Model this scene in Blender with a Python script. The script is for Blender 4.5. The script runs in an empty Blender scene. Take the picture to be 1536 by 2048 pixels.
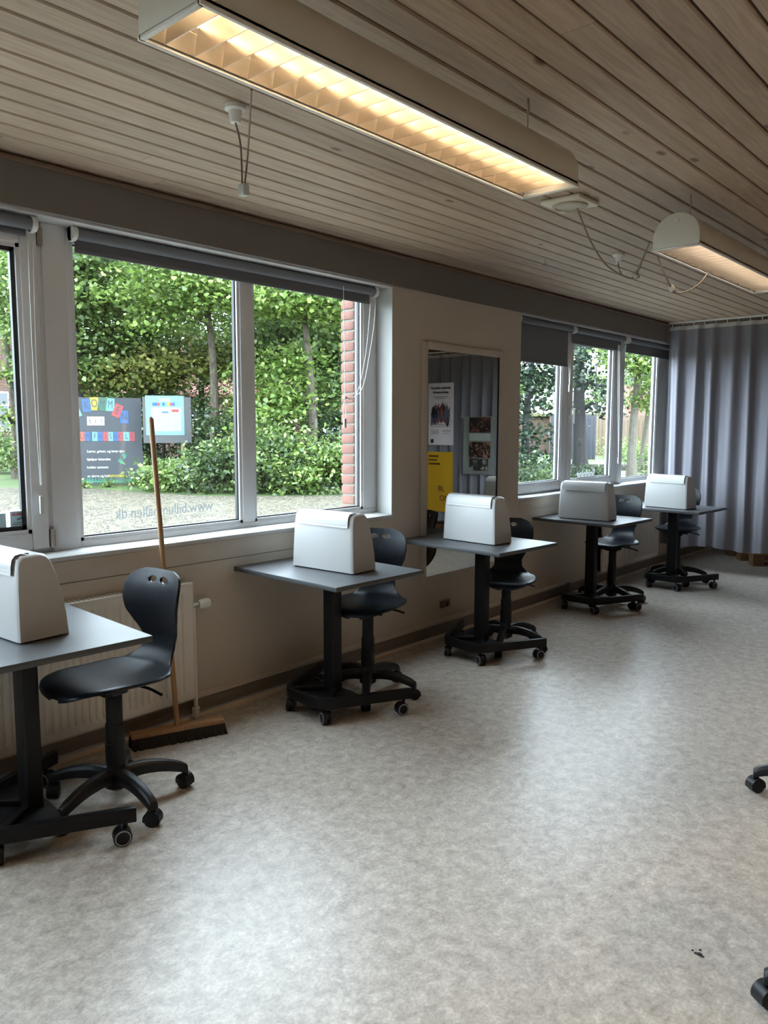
import bpy, bmesh, math, random
import numpy as np
from mathutils import Vector, Matrix

random.seed(7); RNG = np.random.default_rng(7)
S = bpy.context.scene
COL = S.collection
R = math.radians

# ---------------------------------------------------------------- camera
FPX = 1558.84
YAW, PIT, ROL = R(41.3366), R(6.2813), R(0.13895)
CAM = Vector((3.3018, 0.0, 1.5))
fw = Vector((-math.sin(YAW)*math.cos(PIT), math.cos(YAW)*math.cos(PIT), -math.sin(PIT)))
rt0 = Vector((math.cos(YAW), math.sin(YAW), 0)); up0 = rt0.cross(fw)
rt = math.cos(ROL)*rt0 + math.sin(ROL)*up0
up = -math.sin(ROL)*rt0 + math.cos(ROL)*up0
cd = bpy.data.cameras.new('camera'); cam = bpy.data.objects.new('camera', cd); COL.objects.link(cam)
cd.sensor_fit = 'HORIZONTAL'; cd.sensor_width = 36.0; cd.lens = 36.0*FPX/1536.0
cd.clip_start = 0.05; cd.clip_end = 600
cam.matrix_world = Matrix(((rt.x, up.x, -fw.x, CAM.x), (rt.y, up.y, -fw.y, CAM.y), (rt.z, up.z, -fw.z, CAM.z), (0, 0, 0, 1)))
S.camera = cam

# ---------------------------------------------------------------- view and light
S.view_settings.view_transform = 'Standard'; S.view_settings.look = 'None'
S.view_settings.gamma = 1.0; S.view_settings.use_curve_mapping = False
S.view_settings.exposure = 0.22
S.cycles.use_denoising = True
S.cycles.max_bounces = 10; S.cycles.diffuse_bounces = 5; S.cycles.glossy_bounces = 5
S.cycles.transparent_max_bounces = 16; S.cycles.sample_clamp_indirect = 8.0
S.cycles.caustics_reflective = False; S.cycles.caustics_refractive = False
SKY = 15.5
W = bpy.data.worlds.new('overcast_sky'); S.world = W; W.use_nodes = True
bg = W.node_tree.nodes['Background']
bg.inputs[0].default_value = (0.74, 0.87, 1.0, 1); bg.inputs[1].default_value = SKY

def portal(name, c, sx, sy, nrm):
    l = bpy.data.lights.new(name, 'AREA'); l.shape = 'RECTANGLE'; l.size = sx; l.size_y = sy
    l.cycles.is_portal = True
    o = bpy.data.objects.new(name, l); COL.objects.link(o); o['kind'] = 'helper'
    o.location = c; o.rotation_euler = Vector(nrm).to_track_quat('-Z', 'Z').to_euler()
portal('window_portal', (-0.2, -1.18, 1.66), 10.1, 1.5, (1, 0, 0))
portal('window_portal', (-0.2, 7.0, 1.66), 3.3, 1.5, (1, 0, 0))

def ray(px, py): return fw + rt*((px-768)/FPX) - up*((py-1024)/FPX)
def on_z(px, py, z): d = ray(px, py); return CAM + d*((z-CAM.z)/d.z)
def on_x(px, py, x): d = ray(px, py); return CAM + d*((x-CAM.x)/d.x)
def on_y(px, py, y): d = ray(px, py); return CAM + d*((y-CAM.y)/d.y)
def at_d(px, py, dist): d = ray(px, py); return CAM + d*(dist/math.hypot(d.x, d.y))
GZ = -0.15
def gnd(px, dist): p = at_d(px, 855, dist); return Vector((p.x, p.y, GZ))

# ---------------------------------------------------------------- materials
MATS = {}
def nodes_of(name):
    m = bpy.data.materials.new(name); m.use_nodes = True; nt = m.node_tree
    return m, nt, nt.nodes['Principled BSDF'], nt.nodes.new, nt.links.new
def mat(name, col, rough=0.5, metal=0.0, var=0.08, scale=8.0, bump=0.0, bscale=60.0, stretch=(1, 1, 1), spec=0.5, coat=0.0, obj_random=0.0):
    if name in MATS: return MATS[name]
    m, nt, b, N, L = nodes_of(name)
    b.inputs['Roughness'].default_value = rough; b.inputs['Metallic'].default_value = metal
    b.inputs['Specular IOR Level'].default_value = spec
    if coat: b.inputs['Coat Weight'].default_value = coat
    tc = N('ShaderNodeTexCoord'); mp = N('ShaderNodeMapping'); mp.inputs['Scale'].default_value = stretch
    L(tc.outputs['Object'], mp.inputs['Vector'])
    nz = N('ShaderNodeTexNoise'); nz.inputs['Scale'].default_value = scale; nz.inputs['Detail'].default_value = 4
    L(mp.outputs['Vector'], nz.inputs['Vector'])
    rp = N('ShaderNodeMapRange'); rp.inputs['From Min'].default_value = 0.25; rp.inputs['From Max'].default_value = 0.75
    rp.inputs['To Min'].default_value = 1-var; rp.inputs['To Max'].default_value = 1+var
    L(nz.outputs['Fac'], rp.inputs['Value'])
    mx = N('ShaderNodeMix'); mx.data_type = 'RGBA'; mx.blend_type = 'MULTIPLY'; mx.inputs['Factor'].default_value = 1
    mx.inputs['A'].default_value = (*col, 1); L(rp.outputs['Result'], mx.inputs['B'])
    L(mx.outputs['Result'], b.inputs['Base Color'])
    if bump:
        n2 = N('ShaderNodeTexNoise'); n2.inputs['Scale'].default_value = bscale; n2.inputs['Detail'].default_value = 3
        L(mp.outputs['Vector'], n2.inputs['Vector'])
        bp = N('ShaderNodeBump'); bp.inputs['Strength'].default_value = bump; bp.inputs['Distance'].default_value = 0.01
        L(n2.outputs['Fac'], bp.inputs['Height']); L(bp.outputs['Normal'], b.inputs['Normal'])
    MATS[name] = m; return m
def emit(name, col, s):
    if name in MATS: return MATS[name]
    m, nt, b, N, L = nodes_of(name)
    b.inputs['Base Color'].default_value = (*col, 1)
    b.inputs['Emission Color'].default_value = (*col, 1); b.inputs['Emission Strength'].default_value = s
    MATS[name] = m; return m
def srgb(r, g, b):
    f = lambda c: (c/255/12.92) if c/255 <= 0.04045 else ((c/255+0.055)/1.055)**2.4
    return (f(r), f(g), f(b))

def floor_material():
    m, nt, b, N, L = nodes_of('mottled_vinyl')
    g = N('ShaderNodeNewGeometry')
    def noise(sc, det=5, rough=0.6, stretch=(1, 1, 1), dist=0.0):
        mp = N('ShaderNodeMapping'); mp.inputs['Scale'].default_value = stretch; L(g.outputs['Position'], mp.inputs['Vector'])
        n = N('ShaderNodeTexNoise'); n.inputs['Scale'].default_value = sc; n.inputs['Detail'].default_value = det
        n.inputs['Roughness'].default_value = rough; n.inputs['Distortion'].default_value = dist
        L(mp.outputs['Vector'], n.inputs['Vector']); return n
    n1 = noise(21, 9, 0.78, (1, 0.8, 1), 0.35); n2 = noise(95, 5, 0.75, (1, 0.8, 1)); n3 = noise(1.1, 3, 0.5)
    c1 = N('ShaderNodeValToRGB'); e = c1.color_ramp.elements
    e[0].position = 0.34; e[0].color = (*srgb(164, 154, 144), 1); e[1].position = 0.64; e[1].color = (*srgb(222, 213, 202), 1)
    L(n1.outputs['Fac'], c1.inputs['Fac'])
    c2 = N('ShaderNodeValToRGB'); e = c2.color_ramp.elements
    e[0].position = 0.36; e[0].color = (0.70, 0.69, 0.68, 1); e[1].position = 0.62; e[1].color = (1.08, 1.08, 1.08, 1)
    L(n2.outputs['Fac'], c2.inputs['Fac'])
    mx = N('ShaderNodeMix'); mx.data_type = 'RGBA'; mx.blend_type = 'MULTIPLY'; mx.inputs['Factor'].default_value = 0.75
    L(c1.outputs['Color'], mx.inputs['A']); L(c2.outputs['Color'], mx.inputs['B'])
    mr = N('ShaderNodeMapRange'); mr.inputs['To Min'].default_value = 0.88; mr.inputs['To Max'].default_value = 1.1
    L(n3.outputs['Fac'], mr.inputs['Value'])
    m3 = N('ShaderNodeMix'); m3.data_type = 'RGBA'; m3.blend_type = 'MULTIPLY'; m3.inputs['Factor'].default_value = 1
    L(mx.outputs['Result'], m3.inputs['A']); L(mr.outputs['Result'], m3.inputs['B'])
    L(m3.outputs['Result'], b.inputs['Base Color'])
    b.inputs['Roughness'].default_value = 0.33; b.inputs['Specular IOR Level'].default_value = 0.5
    bp = N('ShaderNodeBump'); bp.inputs['Strength'].default_value = 0.12; bp.inputs['Distance'].default_value = 0.004
    L(n2.outputs['Fac'], bp.inputs['Height']); L(bp.outputs['Normal'], b.inputs['Normal'])
    return m

def pine_material():
    m, nt, b, N, L = nodes_of('whitewashed_pine')
    g = N('ShaderNodeNewGeometry'); oi = N('ShaderNodeObjectInfo')
    off = N('ShaderNodeVectorMath'); off.operation = 'MULTIPLY_ADD'
    cb = N('ShaderNodeCombineXYZ'); L(oi.outputs['Random'], cb.inputs['X']); L(oi.outputs['Random'], cb.inputs['Y']); L(oi.outputs['Random'], cb.inputs['Z'])
    off.inputs[1].default_value = (37, 91, 53); L(cb.outputs['Vector'], off.inputs[0]); L(g.outputs['Position'], off.inputs[2])
    def tex(kind, sc, stretch, **kw):
        mp = N('ShaderNodeMapping'); mp.inputs['Scale'].default_value = stretch; L(off.outputs['Vector'], mp.inputs['Vector'])
        n = N(kind); n.inputs['Scale'].default_value = sc
        for k, v in kw.items(): n.inputs[k].default_value = v
        L(mp.outputs['Vector'], n.inputs['Vector']); return n
    gr = tex('ShaderNodeTexNoise', 9, (6, 0.35, 1), Detail=6, Distortion=1.2)
    cr = N('ShaderNodeValToRGB'); e = cr.color_ramp.elements
    e[0].position = 0.3; e[0].color = (*srgb(160, 138, 116), 1); e[1].position = 0.7; e[1].color = (*srgb(184, 164, 142), 1)
    L(gr.outputs['Fac'], cr.inputs['Fac'])
    # knots: small dark ellipses along the board
    vo = tex('ShaderNodeTexVoronoi', 5.0, (1, 0.5, 1), Randomness=1.0)
    kr = N('ShaderNodeMapRange'); kr.inputs['From Min'].default_value = 0.05; kr.inputs['From Max'].default_value = 0.10
    L(vo.outputs['Distance'], kr.inputs['Value'])
    mx = N('ShaderNodeMix'); mx.data_type = 'RGBA'
    mx.inputs['A'].default_value = (*srgb(112, 88, 68), 1); L(kr.outputs['Result'], mx.inputs['Factor']); L(cr.outputs['Color'], mx.inputs['B'])
    pr = N('ShaderNodeMapRange'); pr.inputs['To Min'].default_value = 0.88; pr.inputs['To Max'].default_value = 1.08
    L(oi.outputs['Random'], pr.inputs['Value'])
    m3 = N('ShaderNodeMix'); m3.data_type = 'RGBA'; m3.blend_type = 'MULTIPLY'; m3.inputs['Factor'].default_value = 1
    L(mx.outputs['Result'], m3.inputs['A']); L(pr.outputs['Result'], m3.inputs['B'])
    L(m3.outputs['Result'], b.inputs['Base Color']); b.inputs['Roughness'].default_value = 0.55
    return m

def glass_material():
    m, nt, b, N, L = nodes_of('clear_pane'); nt.nodes.remove(b)
    out = nt.nodes['Material Output']; t = N('ShaderNodeBsdfTransparent'); t.inputs[0].default_value = (0.90, 0.94, 0.92, 1)
    gl = N('ShaderNodeBsdfGlossy'); gl.inputs['Roughness'].default_value = 0.0
    lw = N('ShaderNodeLayerWeight'); lw.inputs['Blend'].default_value = 0.5
    pw = N('ShaderNodeMath'); pw.operation = 'POWER'; pw.inputs[1].default_value = 5.0; L(lw.outputs['Facing'], pw.inputs[0])
    fr = N('ShaderNodeMath'); fr.operation = 'MULTIPLY_ADD'; fr.inputs[1].default_value = 0.9; fr.inputs[2].default_value = 0.07; L(pw.outputs[0], fr.inputs[0])
    x = N('ShaderNodeMixShader'); L(fr.outputs[0], x.inputs[0]); L(t.outputs[0], x.inputs[1]); L(gl.outputs[0], x.inputs[2])
    L(x.outputs[0], out.inputs[0]); return m
def film_material(name, col, alpha):
    m, nt, b, N, L = nodes_of(name); nt.nodes.remove(b)
    out = nt.nodes['Material Output']; t = N('ShaderNodeBsdfTransparent')
    d = N('ShaderNodeBsdfTranslucent'); d.inputs[0].default_value = (*col, 1)
    d2 = N('ShaderNodeBsdfDiffuse'); d2.inputs[0].default_value = (*col, 1)
    ad = N('ShaderNodeMixShader'); L(d.outputs[0], ad.inputs[1]); L(d2.outputs[0], ad.inputs[2])
    x = N('ShaderNodeMixShader'); x.inputs[0].default_value = alpha
    L(t.outputs[0], x.inputs[1]); L(ad.outputs[0], x.inputs[2]); L(x.outputs[0], out.inputs[0]); return m
def cloth_material(name, col, trans, scale=240):
    m, nt, b, N, L = nodes_of(name)
    out = nt.nodes['Material Output']
    g = N('ShaderNodeNewGeometry'); n = N('ShaderNodeTexNoise'); n.inputs['Scale'].default_value = scale; L(g.outputs['Position'], n.inputs['Vector'])
    mr = N('ShaderNodeMapRange'); mr.inputs['To Min'].default_value = 0.85; mr.inputs['To Max'].default_value = 1.15; L(n.outputs['Fac'], mr.inputs['Value'])
    mx = N('ShaderNodeMix'); mx.data_type = 'RGBA'; mx.blend_type = 'MULTIPLY'; mx.inputs['Factor'].default_value = 1
    mx.inputs['A'].default_value = (*col, 1); L(mr.outputs['Result'], mx.inputs['B'])
    L(mx.outputs['Result'], b.inputs['Base Color']); b.inputs['Roughness'].default_value = 0.9
    b.inputs['Sheen Weight'].default_value = 0.15
    tr = N('ShaderNodeBsdfTranslucent'); L(mx.outputs['Result'], tr.inputs[0])
    x = N('ShaderNodeMixShader'); x.inputs[0].default_value = trans
    L(b.outputs[0], x.inputs[1]); L(tr.outputs[0], x.inputs[2]); L(x.outputs[0], out.inputs[0]); return m
def leaf_material(name, c0, c1, c2):
    m, nt, b, N, L = nodes_of(name); nt.nodes.remove(b); out = nt.nodes['Material Output']
    g = N('ShaderNodeNewGeometry'); cr = N('ShaderNodeValToRGB'); e = cr.color_ramp.elements
    e[0].position = 0.0; e[0].color = (*c0, 1); e[1].position = 1.0; e[1].color = (*c2, 1)
    k = e.new(0.6); k.color = (*c1, 1)
    L(g.outputs['Random Per Island'], cr.inputs['Fac'])
    d = N('ShaderNodeBsdfDiffuse'); t = N('ShaderNodeBsdfTranslucent'); L(cr.outputs['Color'], d.inputs[0]); L(cr.outputs['Color'], t.inputs[0])
    x = N('ShaderNodeMixShader'); x.inputs[0].default_value = 0.4; L(d.outputs[0], x.inputs[1]); L(t.outputs[0], x.inputs[2])
    gl = N('ShaderNodeBsdfGlossy'); gl.inputs['Roughness'].default_value = 0.4
    y = N('ShaderNodeMixShader'); y.inputs[0].default_value = 0.04; L(x.outputs[0], y.inputs[1]); L(gl.outputs[0], y.inputs[2])
    L(y.outputs[0], out.inputs[0]); return m
def brick_material(name, c0=(83,48,39), c1=(97,59,48), scale=1.0):
    m, nt, b, N, L = nodes_of(name)
    tc = N('ShaderNodeTexCoord'); sp = N('ShaderNodeSeparateXYZ'); L(tc.outputs['Object'], sp.inputs[0])
    ad = N('ShaderNodeMath'); L(sp.outputs['X'], ad.inputs[0]); L(sp.outputs['Y'], ad.inputs[1])
    cb = N('ShaderNodeCombineXYZ'); L(ad.outputs[0], cb.inputs['X']); L(sp.outputs['Z'], cb.inputs['Y'])
    t = N('ShaderNodeTexBrick'); t.inputs['Scale'].default_value = scale
    t.inputs['Color1'].default_value = (*srgb(*c0), 1); t.inputs['Color2'].default_value = (*srgb(*c1), 1); t.inputs['Mortar'].default_value = (*srgb(98, 92, 84), 1)
    t.inputs['Mortar Size'].default_value = 0.012; t.inputs['Brick Width'].default_value = 0.24; t.inputs['Row Height'].default_value = 0.0667
    L(cb.outputs[0], t.inputs['Vector']); L(t.outputs['Color'], b.inputs['Base Color']); b.inputs['Roughness'].default_value = 0.9
    return m
def gravel_material():
    m, nt, b, N, L = nodes_of('gravel')
    g = N('ShaderNodeNewGeometry'); v = N('ShaderNodeTexVoronoi'); v.inputs['Scale'].default_value = 11; L(g.outputs['Position'], v.inputs['Vector'])
    cr = N('ShaderNodeValToRGB'); e = cr.color_ramp.elements
    e[0].color = (*srgb(40, 36, 26), 1); e[1].color = (*srgb(84, 76, 58), 1)
    sp = N('ShaderNodeSeparateColor'); L(v.outputs['Color'], sp.inputs[0]); L(sp.outputs[0], cr.inputs['Fac'])
    n = N('ShaderNodeTexNoise'); n.inputs['Scale'].default_value = 0.7; n.inputs['Detail'].default_value = 9; n.inputs['Roughness'].default_value = 0.7; L(g.outputs['Position'], n.inputs['Vector'])
    mr = N('ShaderNodeMapRange'); mr.inputs['To Min'].default_value = 0.35; mr.inputs['To Max'].default_value = 1.65; L(n.outputs['Fac'], mr.inputs['Value'])
    mx = N('ShaderNodeMix'); mx.data_type = 'RGBA'; mx.blend_type = 'MULTIPLY'; mx.inputs['Factor'].default_value = 1
    L(cr.outputs['Color'], mx.inputs['A']); L(mr.outputs['Result'], mx.inputs['B']); L(mx.outputs['Result'], b.inputs['Base Color'])
    b.inputs['Roughness'].default_value = 0.95
    bp = N('ShaderNodeBump'); bp.inputs['Strength'].default_value = 0.6; L(v.outputs['Distance'], bp.inputs['Height']); L(bp.outputs['Normal'], b.inputs['Normal'])
    return m

M_FLOOR = floor_material(); M_PINE = pine_material(); M_GLASS = glass_material()
M_WALL = mat('painted_wall', srgb(194, 184, 171), 0.7, var=0.03, scale=3, bump=0.15, bscale=25)
M_REVEAL = mat('reveal_paint', srgb(196, 196, 194), 0.6, var=0.03, scale=4, bump=0.12, bscale=20)
M_FASCIA = mat('fascia_paint', srgb(112, 108, 104), 0.5, var=0.02)
M_BASE = mat('baseboard_paint', srgb(118, 108, 98), 0.45, var=0.04)
M_STRIP = mat('baseboard_strip', srgb(206, 188, 168), 0.4, var=0.04)
M_PVC = mat('white_pvc', srgb(225, 227, 230), 0.35, var=0.015)
M_GASKET = mat('black_gasket', (0.012, 0.012, 0.014), 0.5, var=0.1)
M_METAL = mat('dull_metal', (0.42, 0.41, 0.38), 0.35, 0.9, var=0.1)
M_CHROME = mat('bright_metal', (0.75, 0.75, 0.74), 0.2, 1.0, var=0.05)
M_BLIND = mat('blind_fabric', srgb(112, 114, 120), 0.8, var=0.05, scale=300)
M_WPLAS = mat('white_plastic', srgb(222, 222, 218), 0.35, var=0.015)
M_CASE = mat('case_plastic', srgb(178, 178, 177), 0.34, var=0.02, scale=3, bump=0.03, bscale=300)
M_DARK = mat('dark_gap', (0.02, 0.02, 0.02), 0.7, var=0.1)
M_BLACK = mat('black_powder_coat', (0.006, 0.006, 0.007), 0.42, var=0.1, scale=30, spec=0.25)
M_BPLAS = mat('black_plastic', (0.008, 0.008, 0.010), 0.42, var=0.12, scale=40, spec=0.3)
M_SHELL = mat('black_shell', (0.009, 0.011, 0.015), 0.36, var=0.35, scale=30, stretch=(6, 0.4, 0.4), bump=0.08, bscale=60, spec=0.2)
M_RUBBER = mat('grey_rubber', (0.16, 0.16, 0.165), 0.6, var=0.1)
M_TOP = mat('grey_laminate', srgb(84, 85, 88), 0.40, var=0.06, scale=5, spec=0.36)
M_EDGE = mat('dark_edge', srgb(70, 72, 74), 0.5, var=0.05)
M_RAD = mat('radiator_enamel', srgb(216, 211, 203), 0.4, var=0.02)
M_WOOD = mat('broom_wood', srgb(160, 122, 84), 0.6, var=0.18, scale=12, stretch=(4, 4, 0.4))
M_PALLET = mat('pallet_wood', srgb(142, 108, 78), 0.8, var=0.2, scale=10, stretch=(0.6, 4, 4))
M_BRIST = mat('bristles', (0.02, 0.018, 0.016), 0.9, var=0.3, scale=200)
M_CURT = cloth_material('lilac_grey_curtain', srgb(136, 134, 143), 0.22)
M_TAPE = cloth_material('header_tape', srgb(196, 194, 190), 0.2)
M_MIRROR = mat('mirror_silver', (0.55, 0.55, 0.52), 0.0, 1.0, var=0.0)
M_LAMP = mat('lamp_housing', srgb(216, 214, 206), 0.4, var=0.02)
M_LOUVRE = mat('louvre_aluminium', (0.50, 0.46, 0.41), 0.32, 0.95, var=0.04)
M_CABLE = mat('grey_cable', srgb(128, 112, 98), 0.5, var=0.05)
M_TUBE = emit('fluorescent_tube', (1.0, 0.74, 0.45), 40.0)
M_TUBE2 = emit('fluorescent_tube_cool', (1.0, 0.86, 0.70), 26.0)
M_FILL_TUBE = emit('fill_tube_warm', (1.0, 0.74, 0.50), 170.0)  # stronger tubes for the added fill lamps out of view

# ---------------------------------------------------------------- mesh helpers
def tag(o, label=None, cat=None, group=None, kind=None):
    if label: o['label'] = label
    if cat: o['category'] = cat
    if group: o['group'] = group
    if kind: o['kind'] = kind
    return o
def empty(name, loc=(0, 0, 0), rz=0.0, parent=None):
    o = bpy.data.objects.new(name, None); COL.objects.link(o)
    o.location = loc; o.rotation_euler = (0, 0, rz); o.empty_display_size = 0.05
    if parent: o.parent = parent
    return o
class MB:
    def __init__(s): s.v = []; s.f = []; s.mi = []
    def add(s, vs, fs, mi=0):
        n = len(s.v); s.v += [tuple(v) for v in vs]; s.f += [tuple(i+n for i in f) for f in fs]; s.mi += [mi]*len(fs); return s
    def box(s, x0, x1, y0, y1, z0, z1, mi=0):
        return s.add([(x0, y0, z0), (x1, y0, z0), (x1, y1, z0), (x0, y1, z0), (x0, y0, z1), (x1, y0, z1), (x1, y1, z1), (x0, y1, z1)],
                     [(0, 3, 2, 1), (4, 5, 6, 7), (0, 1, 5, 4), (1, 2, 6, 5), (2, 3, 7, 6), (3, 0, 4, 7)], mi)
    def obox(s, c, ax, ay, az, mi=0):   # oriented box: half vectors
        c = Vector(c); ax = Vector(ax); ay = Vector(ay); az = Vector(az)
        vs = [c+i*ax+j*ay+k*az for k in (-1, 1) for i, j in ((-1, -1), (1, -1), (1, 1), (-1, 1))]
        return s.add(vs, [(0, 3, 2, 1), (4, 5, 6, 7), (0, 1, 5, 4), (1, 2, 6, 5), (2, 3, 7, 6), (3, 0, 4, 7)], mi)
    def prism(s, pts, axis, a0, a1, mi=0):   # polygon pts (2D) extruded along axis
        def mk(p, a): return {'x': (a, p[0], p[1]), 'y': (p[0], a, p[1]), 'z': (p[0], p[1], a)}[axis]
        n = len(pts); vs = [mk(p, a0) for p in pts]+[mk(p, a1) for p in pts]
        return s.add(vs, [tuple(range(n-1, -1, -1)), tuple(range(n, 2*n))]+[(i, (i+1) % n, n+(i+1) % n, n+i) for i in range(n)], mi)
    def tube(s, pts, r, n=8, caps=True, mi=0):
        pts = [Vector(p) for p in pts]; m = len(pts)
        rs = r if isinstance(r, (list, tuple)) else [r]*m
        base = len(s.v); ref = None
        for i, p in enumerate(pts):
            t = (pts[min(i+1, m-1)]-pts[max(i-1, 0)]).normalized()
            if ref is None:
                ref = t.cross(Vector((0, 0, 1)) if abs(t.z) < 0.9 else Vector((1, 0, 0))).normalized()
            a = (ref-t*ref.dot(t)).normalized(); b = t.cross(a); ref = a
            for k in range(n):
                th = 2*math.pi*k/n; s.v.append(tuple(p+(a*math.cos(th)+b*math.sin(th))*rs[i]))
        fs = [(base+i*n+k, base+i*n+(k+1) % n, base+(i+1)*n+(k+1) % n, base+(i+1)*n+k) for i in range(m-1) for k in range(n)]
        if caps: fs += [tuple(base+k for k in range(n-1, -1, -1)), tuple(base+(m-1)*n+k for k in range(n))]
        s.f += fs; s.mi += [mi]*len(fs); return s
    def lathe(s, prof, n=20, c=(0, 0), mi=0):   # prof (r,z)
        base = len(s.v); m = len(prof)
        for r, z in prof:
            for k in range(n): th = 2*math.pi*k/n; s.v.append((c[0]+r*math.cos(th), c[1]+r*math.sin(th), z))
        fs = [(base+i*n+k, base+i*n+(k+1) % n, base+(i+1)*n+(k+1) % n, base+(i+1)*n+k) for i in range(m-1) for k in range(n)]
        fs += [tuple(base+k for k in range(n-1, -1, -1)), tuple(base+(m-1)*n+k for k in range(n))]
        s.f += fs; s.mi += [mi]*len(fs); return s
    def grid(s, P, mi=0):   # P: rows of points
        base = len(s.v); nr, nc = len(P), len(P[0])
        for row in P: s.v += [tuple(p) for p in row]
        fs = [(base+i*nc+j, base+i*nc+j+1, base+(i+1)*nc+j+1, base+(i+1)*nc+j) for i in range(nr-1) for j in range(nc-1)]
        s.f += fs; s.mi += [mi]*len(fs); return s
    def xform(s, mtx):
        s.v = [tuple(mtx @ Vector(v)) for v in s.v]; return s
    def mesh(s, name, mats, bevel=0.0, seg=2, smooth=True):
        me = bpy.data.meshes.new(name); me.from_pydata(s.v, [], s.f)
        for mm in (mats if isinstance(mats, (list, tuple)) else [mats]): me.materials.append(mm)
        me.polygons.foreach_set('material_index', s.mi)
        bm = bmesh.new(); bm.from_mesh(me)
        bmesh.ops.recalc_face_normals(bm, faces=bm.faces)
        if bevel:
            es = [e for e in bm.edges if len(e.link_faces) == 2 and e.calc_face_angle(0) > R(28)]
            bmesh.ops.bevel(bm, geom=es, offset=bevel, segments=seg, profile=0.5, affect='EDGES', clamp_overlap=True)
        if smooth:
            for f in bm.faces: f.smooth = True
            for e in bm.edges:
                if len(e.link_faces) == 2 and e.calc_face_angle(0) > R(35): e.smooth = False
        bm.to_mesh(me); bm.free(); me.update(); return me
    def build(s, name, mats, parent=None, bevel=0.0, seg=2, smooth=True, loc=None, rz=0.0):
        o = bpy.data.objects.new(name, s.mesh(name, mats, bevel, seg, smooth)); COL.objects.link(o)
        if loc is not None: o.location = loc
        if rz: o.rotation_euler = (0, 0, rz)
        if parent: o.parent = parent
        return o
def link(name, me, parent=None, loc=None, rot=None, scale=None):
    o = bpy.data.objects.new(name, me); COL.objects.link(o)
    if parent: o.parent = parent
    if loc is not None: o.location = loc
    if rot is not None: o.rotation_euler = rot
    if scale is not None: o.scale = scale
    return o
def copy_tree(o, parent=None):
    c = o.copy(); COL.objects.link(c); c.parent = parent
    for ch in list(o.children): copy_tree(ch, c)
    return c
def bez(pts, n=8):   # Catmull-Rom through points
    P = [Vector(p) for p in pts]; P = [2*P[0]-P[1]]+P+[2*P[-1]-P[-2]]; out = []
    for i in range(1, len(P)-2):
        for k in range(n):
            t = k/n; a, b, c, d = P[i-1], P[i], P[i+1], P[i+2]
            out.append(0.5*((2*b)+(c-a)*t+(2*a-5*b+4*c-d)*t*t+(3*b-a-3*c+d)*t**3))
    out.append(P[-2]); return out
_txt = {}
def text(name, body, size, m, parent, origin, right, upv, align='CENTER', extr=0.0006, bold=0.0, sx=1.0):
    cu = bpy.data.curves.new(name, 'FONT'); cu.body = body; cu.size = size; cu.align_x = align; cu.align_y = 'CENTER'
    cu.extrude = extr; cu.offset = bold; cu.resolution_u = 3
    t = bpy.data.objects.new(name, cu); COL.objects.link(t)
    dg = bpy.context.evaluated_depsgraph_get(); me = bpy.data.meshes.new_from_object(t.evaluated_get(dg))
    bpy.data.objects.remove(t); bpy.data.curves.remove(cu)
    me.materials.clear(); me.materials.append(m); me.name = name
    r = Vector(right).normalized(); u = Vector(upv).normalized(); n = r.cross(u); og = Vector(origin)
    me.transform(Matrix(((r.x*sx, u.x, n.x, og.x), (r.y*sx, u.y, n.y, og.y), (r.z*sx, u.z, n.z, og.z), (0, 0, 0, 1))))
    return link(name, me, parent)
def plate(mb, c, right, upv, w, h, t=0.002, mi=0):
    r = Vector(right).normalized(); u = Vector(upv).normalized(); n = r.cross(u)
    return mb.obox(c, r*(w/2), u*(h/2), n*(t/2), mi)

# ================================================================ SETTING
H = 2.586; YC = 8.24
XR, YB, YF = 6.4, -7.0, 10.6
SILL = 0.927; HEAD = 2.386
W1A, W1B, W2A, W2B = -6.2, 3.833, 5.372, 8.66

tag(MB().box(-0.05, XR, YB-0.05, YF, -0.05, 0.0).build('floor', M_FLOOR, smooth=False), kind='structure')
wl = MB()
T = -0.215
wl.box(T, 0, YB, YF, -0.2, SILL)
wl.box(T, 0, YB, W1A, SILL, HEAD); wl.box(T, 0, W1B, W2A, SILL, HEAD); wl.box(T, 0, W2B, YF, SILL, HEAD)
wl.box(T, 0, YB, YF, HEAD, 2.8)
wall = tag(wl.build('wall_left', M_WALL, smooth=False), kind='structure')
rv = MB()   # bright reveal linings and sills
e = 0.004
for (a, b) in ((W1A, W1B), (W2A, W2B)):
    rv.box(T, -0.001, a-0.01, a+e, SILL, HEAD); rv.box(T, -0.001, b-e, b+0.01, SILL, HEAD)
    rv.box(T, -0.001, a, b, HEAD-0.012, HEAD+0.01)
tag(rv.build('trim_1', M_REVEAL, smooth=False), kind='structure')
for i, (a, b) in enumerate(((W1A, W1B), (W2A, W2B))):
    sl = MB(); n = 60   # slightly wavy plastered sill
    prof = [a+(b-a)*k/n for k in range(n+1)]
    top = [[(T, y, SILL+0.006), (-0.01, y, SILL+0.006+0.003*math.sin(y*5)), (0.006+0.003*math.sin(y*9+1), y, SILL-0.002), (0.003, y, SILL-0.02)] for y in prof]
    sl.grid(top)
    tag(sl.build('trim_%d' % (i+2), M_REVEAL), kind='structure')
tag(MB().box(0.0, 0.022, YB, YC-0.02, HEAD-0.002, 2.556).build('trim_4', M_FASCIA, smooth=False), kind='structure')
tag(MB().box(0.0, 0.040, YB, YC-0.02, 2.556, 2.575).build('trim_5', mat('brown_strip', srgb(120, 98, 84), 0.5), bevel=0.004), kind='structure')
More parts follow.
